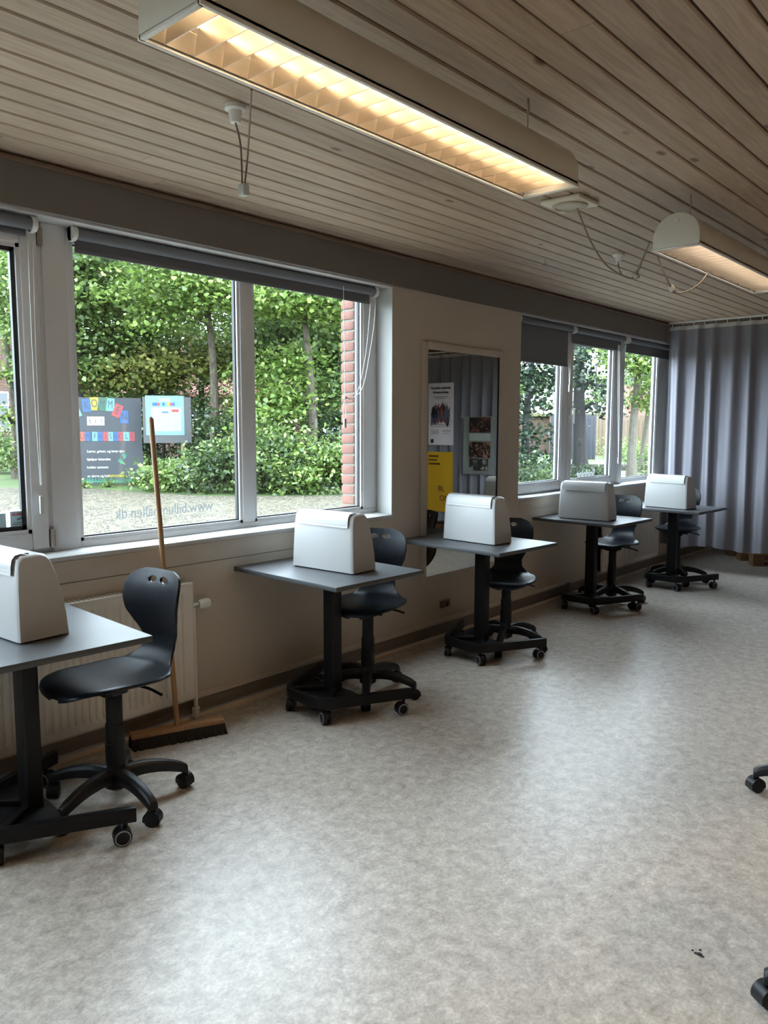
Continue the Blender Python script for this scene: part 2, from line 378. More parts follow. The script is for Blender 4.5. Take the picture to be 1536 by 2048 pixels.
# hairline groove ledge under sill
tag(MB().box(0.0, 0.004, YB, 3.79, 0.806, SILL-0.024).build('trim_6', M_WALL, bevel=0.002), kind='structure')
tag(MB().box(0.0, 0.0035, YB, 3.79, 0.802, 0.806).build('trim_8', M_BASE, smooth=False), kind='structure')
tag(MB().box(0.0, 0.004, W2A+0.02, YC-0.05, 0.82, SILL-0.024).build('trim_7', M_WALL, bevel=0.002), kind='structure')
bb = tag(MB().box(0, 0.016, YB, YF, 0.02, 0.105).build('baseboard_left', M_BASE, bevel=0.003), kind='structure')
MB().prism([(0, 0.105), (0.022, 0.105), (0.022, 0.118), (0.004, 0.134), (0, 0.134)], 'y', YB, YF).build('ledge', M_WALL, bb, smooth=False)
MB().prism([(0, 0), (0.03, 0), (0.03, 0.012), (0.018, 0.024), (0, 0.024)], 'y', YB, YF).build('floor_strip', M_STRIP, bb, smooth=False)
M_WALL2 = mat('far_wall_paint', srgb(200, 192, 182), 0.7, var=0.03)
tag(MB().box(-0.2, XR+0.2, YF, YF+0.2, -0.1, 2.8).build('wall_far', M_WALL2, smooth=False), kind='structure')
tag(MB().box(XR, XR+0.2, YB-0.2, YF, -0.1, 2.8).build('wall_right', mat('warm_bounce_wall', srgb(150, 116, 86), 0.6, var=0.1), smooth=False), kind='structure')  # unseen wall, coloured brown to dim and warm its bounce light
tag(MB().box(-0.2, XR+0.2, YB-0.2, YB, -0.1, 2.8).build('wall_back', M_WALL2, smooth=False), kind='structure')
tag(MB().box(-0.2, XR+0.2, YB-0.2, YF+0.2, 2.8, 2.95).build('roof', M_DARK, smooth=False), kind='structure')

# ceiling: dark backing and separate boards
ceil = tag(MB().box(0.0, XR, YB, YF, H+0.016, H+0.03).build('ceiling', mat('board_gap', srgb(92, 72, 58), 0.8), smooth=False), kind='structure')
PW = 0.1141; g = 0.0085
prof = [(g/2, 0.012), (g/2, 0.005), (g/2+0.005, 0.0), (PW-g/2-0.005, 0.0), (PW-g/2, 0.005), (PW-g/2, 0.012)]
plank_me = MB().prism(prof, 'y', 0, 1).mesh('plank', M_PINE, smooth=False)
JOINT = {19: [1.55, 5.9], 20: [-0.4, 3.6], 7: [2.6], 2: [1.85, 6.2], 3: [-0.8, 4.1], 9: [0.4, 4.9]}
j_px = on_z(1160, 56, H); k0 = int((j_px.x-0.083)/PW); JOINT[k0] = [j_px.y, j_px.y+4.4]
j_px = on_z(330, 360, H); k1 = int((j_px.x-0.083)/PW); JOINT[k1] = [j_px.y]
for k in range(-1, 56):
    x0 = 0.083+k*PW
    if x0+PW > XR: break
    js = JOINT.get(k) or sorted(random.uniform(YB+1, YF-1) for _ in range(random.choice((1, 2, 2))))
    ys = [YB]+js+[YF]
    for a, b in zip(ys[:-1], ys[1:]):
        link('plank', plank_me, ceil, (x0, a+0.001, H), None, (1, b-a-0.002, 1))

# ---------------------------------------------------------------- windows
GX = -0.165      # glass plane of window frames
def frame_bar(parent, y0, y1, z0, z1, x0=-0.21, x1=-0.135, name='frame', m=None, bev=0.006):
    return MB().box(x0, x1, y0, y1, z0, z1).build(name, m or M_PVC, parent, bevel=bev)
def glazing(parent, y0, y1, z0, z1, x=GX, gk=0.007):
    """bead, gasket and pane inside a clear opening"""
    b = MB(); w = 0.016
    for (a0, a1, c0, c1) in ((y0, y0+w, z0, z1), (y1-w, y1, z0, z1), (y0, y1, z0, z0+w), (y0, y1, z1-w, z1)):
        b.box(x-0.01, x+0.022, a0, a1, c0, c1)
    b.build('bead', M_PVC, parent)
    q = MB(); v = w+gk
    for (a0, a1, c0, c1) in ((y0+w, y0+v, z0+w, z1-w), (y1-v, y1-w, z0+w, z1-w), (y0+w, y1-w, z0+w, z0+v), (y0+w, y1-w, z1-v, z1-w)):
        q.box(x-0.012, x+0.008, a0, a1, c0, c1)
    q.build('gasket', M_GASKET, parent)
    for dx in (0.0,):
        MB().add([(x+dx, y0+w, z0+w), (x+dx, y1-w, z0+w), (x+dx, y1-w, z1-w), (x+dx, y0+w, z1-w)], [(0, 1, 2, 3)]).build('pane', M_GLASS, parent, smooth=False)

ZB, ZT = 0.963, HEAD-0.012
w1 = tag(empty('window_1', (0, 0, 0)), kind='structure')
yL, yM0, yM1, yR = 1.772, 2.722, 2.809, 3.705
frame_bar(w1, 1.77, W1B-0.004, SILL, ZB, name='bottom_rail')
frame_bar(w1, 1.77, W1B-0.004, 2.33, ZT, name='head_rail')
frame_bar(w1, yR, W1B-0.004, ZB, 2.33, name='jamb')
frame_bar(w1, yM0, yM1, ZB, 2.33, name='mullion')
# wide flat post between casement and fixed light, standing a little proud
frame_bar(w1, 1.632, 1.741, SILL, ZT, -0.21, -0.115, 'post')
frame_bar(w1, 1.739, 1.772, SILL, ZT, -0.21, -0.135, 'post_side')
glazing(w1, yL, yM0, ZB, 2.33); glazing(w1, yM1, yR, ZB, 2.33)

w2 = tag(empty('window_2', (0, 0, 0)), kind='structure')   # casement at the left and its neighbours out of frame
frame_bar(w2, W1A+0.004, 1.632, SILL, SILL+0.03, name='bottom_rail'); frame_bar(w2, W1A+0.004, 1.632, 2.345, ZT, name='head_rail')
frame_bar(w2, 0.40, 0.52, SILL+0.03, 2.345, name='mullion')
def sash(parent, y0, y1, z0, z1, rail=0.092, bot=None, x1=-0.10, gk=0.007):
    bot = bot or rail
    s = MB()
    s.box(-0.16, x1, y0, y0+rail, z0, z1); s.box(-0.16, x1, y1-rail, y1, z0, z1)
    s.box(-0.16, x1, y0+rail, y1-rail, z0, z0+bot); s.box(-0.16, x1, y0+rail, y1-rail, z1-rail, z1)
    o = s.build('sash', M_PVC, parent, bevel=0.008)
    glazing(parent, y0+rail, y1-rail, z0+bot, z1-rail, x=-0.13, gk=gk)
    return o
s1 = sash(w2, 0.53, 1.606, SILL+0.026, 2.34, 0.075, gk=0.018)
for z in (0.955, 2.27):
    h = MB(); h.tube([(-0.104, 1.619, z), (-0.104, 1.619, z+0.085)], 0.008, 10); h.box(-0.12, -0.098, 1.607, 1.631, z+0.005, z+0.078)
    h.build('hinge', M_METAL, w2)
MB().box(-0.18, -0.125, 1.606, 1.6315, SILL+0.03, 2.345).build('hinge_gap', M_PVC, w2, smooth=False)
# far left lights, out of frame
frame_bar(w2, W1A+0.004, W1A+0.1, SILL+0.03, 2.345, name='jamb')
ym = [W1A+0.1, -4.9, -3.6, -2.3, -1.0, 0.40]
for a_, b_ in zip(ym[:-1], ym[1:]):
    glazing(w2, a_, b_-(0.1 if b_ < 0 else 0), SILL+0.03, 2.345)
    if b_ < 0: frame_bar(w2, b_-0.1, b_, SILL+0.03, 2.345, name='mullion')

w3 = tag(empty('window_3', (0, 0, 0)), kind='structure')
frame_bar(w3, W2A+0.004, W2B-0.004, SILL, SILL+0.03, name='bottom_rail'); frame_bar(w3, W2A+0.004, W2B-0.004, 2.345, ZT, name='head_rail')
frame_bar(w3, W2A+0.004, W2A+0.04, SILL, ZT, name='jamb')
frame_bar(w3, 6.305, 6.35, SILL, ZT, -0.21, -0.105, name='mullion'); frame_bar(w3, 7.337, 7.53, SILL, ZT, -0.21, -0.115, name='mullion')
frame_bar(w3, 8.41, W2B-0.004, SILL, ZT, name='jamb')
sash(w3, W2A+0.012, 6.303, SILL+0.018, 2.34, 0.068, 0.068)
sash(w3, 6.352, 7.335, SILL+0.018, 2.34, 0.08, 0.06)
glazing(w3, 7.53, 8.41, SILL+0.03, 2.345)
hd = MB(); hd.box(-0.10, -0.086, 6.365, 6.395, 1.60, 1.67); hd.box(-0.086, -0.046, 6.373, 6.387, 1.645, 1.66); hd.box(-0.058, -0.044, 6.37, 6.39, 1.53, 1.66)
hd.build('handle', M_WPLAS, w3, bevel=0.004)
# outer brick jamb seen through the glass: each brick its own piece
bx0, bx1 = -0.345, -0.232
jam = tag(MB().box(bx0+0.006, bx1, 3.722, 4.2, 0.6, 2.8).build('wall_outer', mat('mortar', srgb(128, 126, 118), 0.9), smooth=False), kind='structure')
M_BRICK = mat('red_brick', srgb(122, 86, 76), 0.9, var=0.16, scale=9, bump=0.3, bscale=90)
bk = [MB().box(bx0, bx1-0.002, 0, 0.108, 0, 0.054).mesh('brick', M_BRICK, 0.004), MB().box(bx0, bx1-0.002, 0, 0.228, 0, 0.054).mesh('brick', M_BRICK, 0.004)]
for i in range(28):
    z = 0.72+i*0.0667
    link('brick', bk[i % 2], jam, (0, 3.714, z)); link('brick', bk[1], jam, (0, 3.714+(0.12, 0.24)[i % 2], z))
# lettering and stickers on the panes
M_FILM = film_material('frosted_lettering', (0.20, 0.22, 0.24), 0.6)
M_FILM2 = film_material('white_lettering', (0.5, 0.5, 0.5), 0.9)
M_STK = film_material('grey_sticker', (0.22, 0.26, 0.28), 0.8)
M_STKW = film_material('sticker_rim', (0.85, 0.88, 0.85), 0.95)
c = on_x(333, 1022, GX+0.003)
text('lettering', 'www.billumhallen.dk', 0.075, M_FILM, w1, (GX+0.003, c.y, c.z+0.005), (0, -1, 0), (0, 0, 1), sx=0.92)
c = on_x(1172, 948, -0.127)
text('lettering', 'Spinning', 0.11, M_FILM2, w3, (-0.127, c.y, c.z), (0, -1, 0), (0, 0, 1), bold=0.003)
st = tag(empty('alarm_sticker', (-0.127, 1.425, 1.075)), 'grey alarm warning sticker with white rim on the casement pane', 'sticker')
M_INK = mat('print_ink', (0.03, 0.04, 0.05), 0.6); M_RED = mat('print_red', srgb(170, 30, 60), 0.6)
def sticker(root, w, h):
    plate(MB(), (0, 0, 0), (0, 1, 0), (0, 0, 1), w, h, 0.0006).build('rim', M_STKW, root)
    plate(MB(), (0.0008, 0, 0), (0, 1, 0), (0, 0, 1), w*0.86, h*0.90, 0.0006).build('face', M_STK, root)
sc = on_x(36, 1044, -0.127); st.location = sc
sticker(st, 0.075, 0.105)
text('lettering', 'ALARM', 0.0155, M_RED, st, (0.0016, 0, 0.034), (0, 1, 0), (0, 0, 1), bold=0.0008)
ln = MB()
for z, w in ((-0.002, 0.04), (-0.010, 0.05), (-0.026, 0.052), (-0.034, 0.05), (-0.040, 0.045)): plate(ln, (0.0016, 0, z), (0, 1, 0), (0, 0, 1), w, 0.003, 0.0004)
plate(ln, (0.0016, 0.006, 0.014), (0, 1, 0.3), (0, -0.3, 1), 0.022, 0.007, 0.0004); ln.build('print', M_INK, st)
st2 = tag(empty('window_sticker', on_x(5, 1048, -0.127)-Vector((0, 0.022, 0))), 'pale blue sticker left of the alarm sticker on the casement pane', 'sticker')
sticker(st2, 0.085, 0.10)

# ---------------------------------------------------------------- roller blinds
def chain(pts, name, parent, r=0.0022, m=None):
    return MB().tube(bez(pts, 6), r, 6).build(name, m or M_WPLAS, parent)
def blind(y0, y1, ztop, drop, label, x=-0.012, cord=None):
    b = tag(empty('roller_blind', (x, y0, ztop)), label, 'blind', 'grey roller blinds on the windows')
    rr = 0.026; L = y1-y0
    MB().tube([(0, 0.02, -rr), (0, L-0.02, -rr)], rr, 20).build('roller', M_BLIND, b)
    MB().box(-rr-0.001, -rr+0.001, 0.03, L-0.03, -drop, -rr).build('fabric', M_BLIND, b, smooth=False)
    MB().box(-rr-0.005, -rr+0.005, 0.03, L-0.03, -drop-0.016, -drop+0.006).build('hem_bar', M_BLIND, b, bevel=0.002)
    for yy in (0.0, L-0.02):
        m = MB(); m.prism([(0.034*math.cos(t*math.pi/8), -rr+0.034*math.sin(t*math.pi/8)) for t in range(16)], 'y', yy, yy+0.02)
        m.box(-0.03, 0.0, yy, yy+0.02, -0.06, 0.012)
        m.build('bracket', M_WPLAS, b, smooth=False)
    return b
ZR = 2.372
b1 = blind(1.752, 3.765, ZR, 0.088, 'long grey roller blind across the big two-pane window', x=-0.085)
b0 = blind(0.55, 1.578, 2.368, 0.06, 'grey roller blind rolled up on the casement at the left edge', x=-0.05)
b2 = blind(W2A+0.02, 6.30, ZR, 0.335, 'half-lowered grey roller blind beside the wall mirror', x=-0.05)
b3 = blind(6.315, 7.36, ZR, 0.125, 'rolled grey roller blind on the middle sash with a handle', x=-0.05)
b4 = blind(7.42, 8.6, ZR, 0.125, 'rolled grey roller blind beside the lilac curtain', x=-0.05)
def loc_of(b, p): return Vector(p)-b.location
# casement chain
p = [on_x(*v, -0.075) for v in ((56, 480), (62, 640), (70, 800), (81, 970))]
q = [on_x(*v, -0.07) for v in ((66, 480), (70, 640), (76, 800), (83, 970))]
chain([loc_of(b0, v) for v in p], 'bead_chain', b0); chain([loc_of(b0, v) for v in q], 'bead_chain', b0)
MB().box(-0.007, 0.007, -0.009, 0.009, -0.05, 0.03).build('chain_weight', M_WPLAS, b0, bevel=0.005, loc=loc_of(b0, on_x(83, 1005, -0.072)))
# looped cord on the long blind
A = on_x(687, 572, -0.04); K = on_x(690, 795, -0.04); Wt = on_x(690, 845, -0.04); E1 = on_x(741, 607, -0.05); E2 = on_x(752, 590, -0.05)
chain([loc_of(b1, v) for v in (A, on_x(689, 690, -0.045), K)], 'cord', b1, 0.002)
chain([loc_of(b1, v) for v in (K, on_x(703, 798, -0.045), on_x(716, 782, -0.045), on_x(727, 735, -0.05), on_x(735, 680, -0.05), E1)], 'cord', b1, 0.002)
chain([loc_of(b1, v) for v in (K, on_x(708, 795, -0.045), on_x(726, 773, -0.045), on_x(738, 715, -0.05), on_x(748, 650, -0.05), E2)], 'cord', b1, 0.002)
chain([loc_of(b1, v) for v in (K, on_x(687, 815, -0.04), on_x(687, 835, -0.04))], 'cord', b1, 0.002)
chain([loc_of(b1, v) for v in (K, on_x(692, 815, -0.04), on_x(692, 835, -0.04))], 'cord', b1, 0.002)
MB().lathe([(0.0, -0.012), (0.010, -0.008), (0.013, 0), (0.010, 0.008), (0.0, 0.012)], 12).build('knot', M_WPLAS, b1, loc=loc_of(b1, K))
MB().box(-0.006, 0.006, -0.010, 0.010, -0.034, 0.026).build('chain_weight', M_WPLAS, b1, bevel=0.005, loc=loc_of(b1, Wt))
# chains of the far blinds
for (bb_, pa, pb) in ((b3, (1238, 690), (1237, 915)), (b2, (1141, 668), (1139, 770))):
    t0 = on_x(*pa, -0.02); t1 = on_x(*pb, -0.02)
    for dy in (-0.014, 0.014):
        chain([loc_of(bb_, (t0.x, t0.y+dy, t0.z)), loc_of(bb_, (t0.x, (t0.y+t1.y)/2+dy, (t0.z+t1.z)/2)), loc_of(bb_, (t1.x, t1.y+dy*0.3, t1.z))], 'bead_chain', bb_)
    MB().box(-0.006, 0.006, -0.010, 0.010, -0.06, 0.0).build('chain_weight', M_WPLAS, bb_, bevel=0.004, loc=loc_of(bb_, t1))

# ---------------------------------------------------------------- mirror, socket, radiators, broom
mr = tag(empty('wall_mirror', (0.0, 4.61, 1.24)), 'tall mirror in a flat painted frame between the windows', 'mirror')
y0, y1, z0, z1 = 4.182, 5.050, 0.463, 2.015
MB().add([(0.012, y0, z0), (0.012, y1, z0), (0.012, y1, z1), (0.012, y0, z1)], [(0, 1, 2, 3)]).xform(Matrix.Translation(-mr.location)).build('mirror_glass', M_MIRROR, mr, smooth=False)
fr = MB(); o = 0.062
fr.box(0.0, 0.016, y0-o, y0, z0-o*0.75, z1+o*0.8); fr.box(0.0, 0.016, y1, y1+o*0.9, z0-o*0.75, z1+o*0.8)
fr.box(0.0, 0.016, y0, y1, z1, z1+o*0.8); fr.box(0.0, 0.016, y0, y1, z0-o*0.75, z0)
fr.xform(Matrix.Translation(-mr.location)).build('frame', M_WALL, mr, bevel=0.003)
ed = MB(); ed.box(0.0, 0.017, y1-0.008, y1, z0, z1); ed.xform(Matrix.Translation(-mr.location)).build('edge_strip', M_GASKET, mr, smooth=False)  # black strip down the right edge of the glass

so = tag(empty('wall_socket', (0.0, 4.412, 0.234)), 'small brown double wall socket under the mirror', 'socket')
M_SOCK = mat('socket_brown', srgb(120, 96, 76), 0.5)
MB().box(0, 0.01, -0.055, 0.055, -0.026, 0.026).build('plate', M_SOCK, so, bevel=0.003)
for dy in (-0.026, 0.026): MB().box(0.01, 0.016, dy-0.02, dy+0.02, -0.02, 0.02).build('insert', mat('socket_dark', srgb(92, 72, 56), 0.5), so, bevel=0.003)
MB().box(0.016, 0.02, 0.004, 0.012, -0.012, 0.014).build('switch', M_DARK, so, smooth=False)

def radiator(ya, yb, za, zb, label, valve=True):
    r = tag(empty('radiator', (0.012, ya, za)), label, 'radiator'); L = yb-ya; Hh = zb-za; X = 0.058
    m = MB(); pitch = 0.0333; n = int((L-0.05)/pitch)
    # pressed front panel with vertical grooves
    ys = [0.0, 0.02]; xs = [X, X]
    for k in range(n):
        yy = 0.025+k*pitch
        ys += [yy, yy+0.006, yy+0.014, yy+0.020]; xs += [X, X-0.009, X-0.009, X]
    ys += [L-0.02, L]; xs += [X, X]
    zs = [(0.0, 0), (0.035, 0), (0.05, 1), (Hh-0.06, 1), (Hh-0.045, 0), (Hh-0.012, 0)]
    m.grid([[(X+(xs[i]-X)*f, ys[i], z) for i in range(len(ys))] for z, f in zs])
    m.build('front_panel', M_RAD, r)
    MB().box(0.0, 0.04, 0.0, L, 0.01, Hh-0.02).build('rear_panel', M_RAD, r, smooth=False)
    t = MB(); t.box(-0.005, X+0.003, 0, L, Hh-0.012, Hh); t.build('top_grille', M_RAD, r, bevel=0.003)
    sl = MB()
    for k in range(int(L/0.022)): sl.box(0.006, 0.05, 0.02+k*0.022, 0.02+k*0.022+0.008, Hh, Hh+0.0006)
    sl.build('grille_slots', mat('grille_grey', srgb(150, 142, 130), 0.6), r, smooth=False)
    for yy in (0, L-0.004): MB().box(-0.005, X+0.003, yy, yy+0.004, 0, Hh).build('side_cover', M_RAD, r, bevel=0.0015)
    if valve:
        v = MB(); v.tube([(0.05, L, Hh-0.12), (0.05, L+0.04, Hh-0.12)], 0.012, 12); v.build('valve_body', M_CHROME, r)
        MB().tube([(0.05, L+0.035, Hh-0.12), (0.05, L+0.055, Hh-0.12), (0.05, L+0.095, Hh-0.12), (0.05, L+0.105, Hh-0.12)], [0.018, 0.026, 0.024, 0.017], 16).build('thermostat_knob', M_WPLAS, r)
        MB().tube([(0.05, L+0.115, Hh-0.12), (0.05, L+0.105, Hh-0.12)], 0.009, 12).build('knob_cap', M_RUBBER, r)
        MB().tube([(0.04, L+0.012, Hh-0.12), (0.04, L+0.014, 0.1-za), (0.04, L+0.014, 0.02-za)], 0.011, 10).build('pipe', M_RAD, r)
        MB().tube([(0.04, L+0.014, 0.075-za), (0.04, L+0.014, 0.03-za)], 0.02, 12).build('pipe_collar', M_RAD, r)
    return r
radiator(0.2, 2.235, 0.133, 0.727, 'cream panel radiator behind the nearest chair and the broom')
radiator(6.78, 8.1, 0.14, 0.72, 'cream panel radiator behind the fourth table under the far window', valve=False)

# broom leaning against the sill
f0 = on_z(350, 1447, 0.065); tp = on_x(302, 838, -0.045)
hA, hB = on_z(262, 1503, 0.0), on_z(452, 1466, 0.0)
dirh = (hB-hA).normalized(); per = Vector((-dirh.y, dirh.x, 0)); 
if per.x > 0: per = -per
cen = (hA+hB)/2+per*0.03; cen.z = 0; Lh = (hB-hA).length
br = tag(empty('push_broom', cen, 0), 'wooden push broom with black bristles leaning on the window sill', 'broom')
f0r = cen+Vector((0, 0, 0.065))+dirh*((f0-cen).dot(dirh))
MB().tube([f0r-cen-Vector((0, 0, 0.01)), tp-cen], [0.0125, 0.0125], 12).build('handle', M_WOOD, br)
MB().tube([tp-cen-(tp-f0r).normalized()*0.002, tp-cen+(tp-f0r).normalized()*0.01], [0.0125, 0.006], 12).build('handle_tip', mat('worn_tip', srgb(90, 66, 48), 0.6), br)
hd = MB(); hd.obox((0, 0, 0.062), dirh*(Lh/2-0.005), per*0.032, Vector((0, 0, 0.012))); hd.build('head', M_WOOD, br, bevel=0.006)
bs = MB()
for i in range(64):
    for j in range(5):
        c = dirh*((i/63-0.5)*(Lh-0.02)+random.uniform(-.002, .002))+per*((j/4-0.5)*0.055)
        lean = dirh*random.uniform(-.008, .008)+per*((j/4-0.5)*0.02+random.uniform(-.006, .006))
        b0_ = c+Vector((0, 0, 0.052)); b1_ = c+lean; w_ = dirh*0.0045; d_ = per*0.006
        bs.add([b0_-w_-d_, b0_+w_-d_, b0_+w_+d_, b0_-w_+d_, b1_-w_*1.4-d_, b1_+w_*1.4-d_, b1_+w_*1.4+d_, b1_-w_*1.4+d_],
               [(0, 1, 5, 4), (1, 2, 6, 5), (2, 3, 7, 6), (3, 0, 4, 7), (4, 5, 6, 7)])
tag(bs.build('bristles', M_BRIST, br, smooth=False), kind='stuff')

# ---------------------------------------------------------------- tables
def rrect(w, h, r, n=5):
    pts = []
    for cx, cy, a in ((w-r, h-r, 0), (-w+r, h-r, 90), (-w+r, -h+r, 180), (w-r, -h+r, 270)):
        pts += [(cx+r*math.cos(R(a+90*k/n)), cy+r*math.sin(R(a+90*k/n))) for k in range(n+1)]
    return pts
ZT_ = 0.755
caster_parts = {}
def caster_meshes():
    wl_ = MB(); r = 0.033
    prof = [(r*0.75, -0.011), (r, -0.008), (r, 0.008), (r*0.75, 0.011)]
    for s in (-0.013, 0.013):
        n = 24; base = len(wl_.v)
        for rr, x in prof:
            for k in range(n): th = 2*math.pi*k/n; wl_.v.append((x+s, rr*math.cos(th), r+rr*math.sin(th)))
        for i in range(3):
            for k in range(n): wl_.f.append((base+i*n+k, base+i*n+(k+1) % n, base+(i+1)*n+(k+1) % n, base+(i+1)*n+k)); wl_.mi.append(0)
        wl_.f.append(tuple(base+k for k in range(n))); wl_.mi.append(0); wl_.f.append(tuple(base+3*n+k for k in range(n))); wl_.mi.append(0)
    caster_parts['wheel'] = wl_.mesh('wheel', M_BPLAS)
    rg = MB()   # pale ring on each tyre
    for s in (0.0,):
        n = 24; base = len(rg.v)
        for rr in (r*0.72, r*0.86):
            for dx in (-0.001, 0.001):
                for k in range(n): th = 2*math.pi*k/n; rg.v.append((s+dx, rr*math.cos(th), r+rr*math.sin(th)))
        for a, b in ((0, 1), (1, 3), (3, 2), (2, 0)):
            for k in range(n): rg.f.append((base+a*n+k, base+a*n+(k+1) % n, base+b*n+(k+1) % n, base+b*n+k)); rg.mi.append(0)
    caster_parts['ring'] = rg.mesh('tyre_ring', mat('tyre_grey', srgb(150, 152, 156), 0.5))
    hd = MB(); pts = [(0.0, r)]+[(r*0.98*math.cos(R(a)), r+r*0.98*math.sin(R(a))) for a in range(0, 181, 15)]
    hd.prism(pts, 'x', -0.004, 0.004)
    hd.tube([(0, 0.012, r*1.6), (0, 0.012, 0.09)], 0.008, 10)
    caster_parts['fork'] = hd.mesh('fork', M_BPLAS)
caster_meshes()
def make_table():
    t = empty('mobile_table')
    tt = MB().box(-0.4175, 0.4175, -0.3125, 0.3125, ZT_-0.022, ZT_).build('tabletop', M_EDGE, t, bevel=0.0015, loc=(-0.05, -0.003, 0))
    MB().box(-0.416, 0.416, -0.311, 0.311, ZT_-0.0004, ZT_+0.0006).build('laminate', M_TOP, tt, smooth=False)
    MB().prism(rrect(0.043, 0.032, 0.012), 'z', 0.10, ZT_-0.03).build('column', M_BLACK, t)
    MB().prism(rrect(0.046, 0.035, 0.012), 'z', ZT_-0.065, ZT_-0.022).build('column_collar', M_BLACK, t)
    MB().box(-0.2, 0.2, -0.11, 0.11, ZT_-0.03, ZT_-0.021).build('mounting_plate', M_BLACK, t, bevel=0.002)
    # U-shaped foot swept from a rectangular tube
    path = bez([(-0.345, 0.235, 0), (-0.262, 0.06, 0), (-0.185, -0.115, 0), (-0.150, -0.175, 0), (-0.10, -0.197, 0), (0.0, -0.2, 0), (0.10, -0.197, 0), (0.150, -0.175, 0), (0.185, -0.115, 0), (0.262, 0.06, 0), (0.345, 0.235, 0)], 5)
    m = MB(); zl, zh, w = 0.082, 0.136, 0.0135; n = len(path)
    for i, p in enumerate(path):
        tg = (path[min(i+1, n-1)]-path[max(i-1, 0)]).normalized(); nn = Vector((-tg.y, tg.x, 0))*w
        for q, z in ((p-nn, zl), (p+nn, zl), (p+nn, zh), (p-nn, zh)): m.v.append((q.x, q.y, z))
    for i in range(n-1):
        for k in range(4): m.f.append((i*4+k, i*4+(k+1) % 4, (i+1)*4+(k+1) % 4, (i+1)*4+k)); m.mi.append(0)
    m.f += [(0, 1, 2, 3), ((n-1)*4, (n-1)*4+1, (n-1)*4+2, (n-1)*4+3)]; m.mi += [0, 0]
    m.build('foot_frame', M_BLACK, t, bevel=0.003)
    MB().prism([(-0.14, -0.18), (0.14, -0.18), (0.22, 0.03), (0.09, 0.055), (-0.09, 0.055), (-0.22, 0.03)], 'z', 0.092, 0.104).build('foot_plate', M_BLACK, t, bevel=0.002)
    for s in (-1, 1):
        MB().obox((s*0.085, -0.09, 0.112), Vector((s*0.07, -0.08, 0)), Vector((0.010, 0.009*s, 0)), Vector((0, 0, 0.012))).build('brace', M_BLACK, t, bevel=0.002)
    for i, (x, y, a) in enumerate(((-0.137, -0.175, 40), (0.137, -0.175, 70), (0.322, 0.19, -20), (-0.322, 0.19, 110))):
        cs = link('caster', caster_parts['fork'], t, (x, y, 0), (0, 0, R(a)))
        link('wheel', caster_parts['wheel'], cs)
        for dx in (-0.0245, 0.0245): link('tyre_ring', caster_parts['ring'], cs, (dx, 0, 0))
    return t
def case_loft():
    c = empty('machine_case')
    # side profile (y,z): front face nearly upright, back face sloping
    pf = [(-0.094, 0.006), (-0.092, 0.10), (-0.088, 0.20), (-0.083, 0.268), (-0.077, 0.290), (-0.063, 0.300), (0.0, 0.303), (0.022, 0.298), (0.036, 0.284), (0.056, 0.235), (0.076, 0.16), (0.089, 0.08), (0.094, 0.006)]
    secs = [(-0.205, 0.0), (-0.2, 0.012), (-0.188, 0.02), (0.188, 0.02), (0.2, 0.012), (0.205, 0.0)]
    m = MB(); rows = []
    for x, g_ in secs:
        row = []
        for y, z in pf:
            k = (abs(x)-0.188)/0.017 if abs(x) > 0.188 else 0
            f = 1-0.14*k*k if k > 0 else 1.0
            tp_ = 1-0.06*(z/0.303)
            row.append((x*tp_, y*(1-0.07*max(k, 0)**2), z if z < 0.01 else z*(1-0.03*max(k, 0)**2)))
        rows.append(row)
    m.grid(rows); n = len(pf)
    m.f += [tuple(range(n)), tuple(5*n+k for k in range(n))]; m.mi += [0, 0]
    m.build('body', M_CASE, c)
    MB().box(-0.19, 0.19, -0.085, 0.085, 0.0, 0.012).build('base_tray', M_DARK, c, bevel=0.003)
    for sx in (-1, 1):
        MB().box(sx*0.2-0.02 if sx > 0 else -0.2, 0.2 if sx > 0 else -0.18, 0.07, 0.092, 0.0, 0.012).build('foot', M_CASE, c, bevel=0.002)
    # flap along the front top edge with the folded handle
    fp = [(-0.0930, 0.232), (-0.0905, 0.246), (-0.0905, 0.262), (-0.086, 0.286), (-0.074, 0.301), (-0.05, 0.3055), (-0.03, 0.306)]
    m = MB()
    m.grid([[(x, y-0.0032, z+0.0022) for y, z in fp] for x in (-0.172, 0.172)])
    m.grid([[(x, y+0.012, z-0.008) for y, z in fp] for x in (-0.172, 0.172)])
    m.build('handle_flap', M_CASE, c)
    g_ = MB()
    for x in (-0.1735, 0.1735):
        g_.grid([[(x-0.001, y-0.0012, z+0.001) for y, z in fp[1:]], [(x+0.001, y-0.0012, z+0.001) for y, z in fp[1:]]])
    g_.box(-0.17, 0.17, -0.030, -0.0265, 0.3025, 0.3055)
    g_.build('flap_seam', M_DARK, c, smooth=False)
    MB().box(-0.165, 0.165, -0.0948, -0.088, 0.246, 0.2495).build('flap_lip', M_CASE, c, bevel=0.001)
    return c

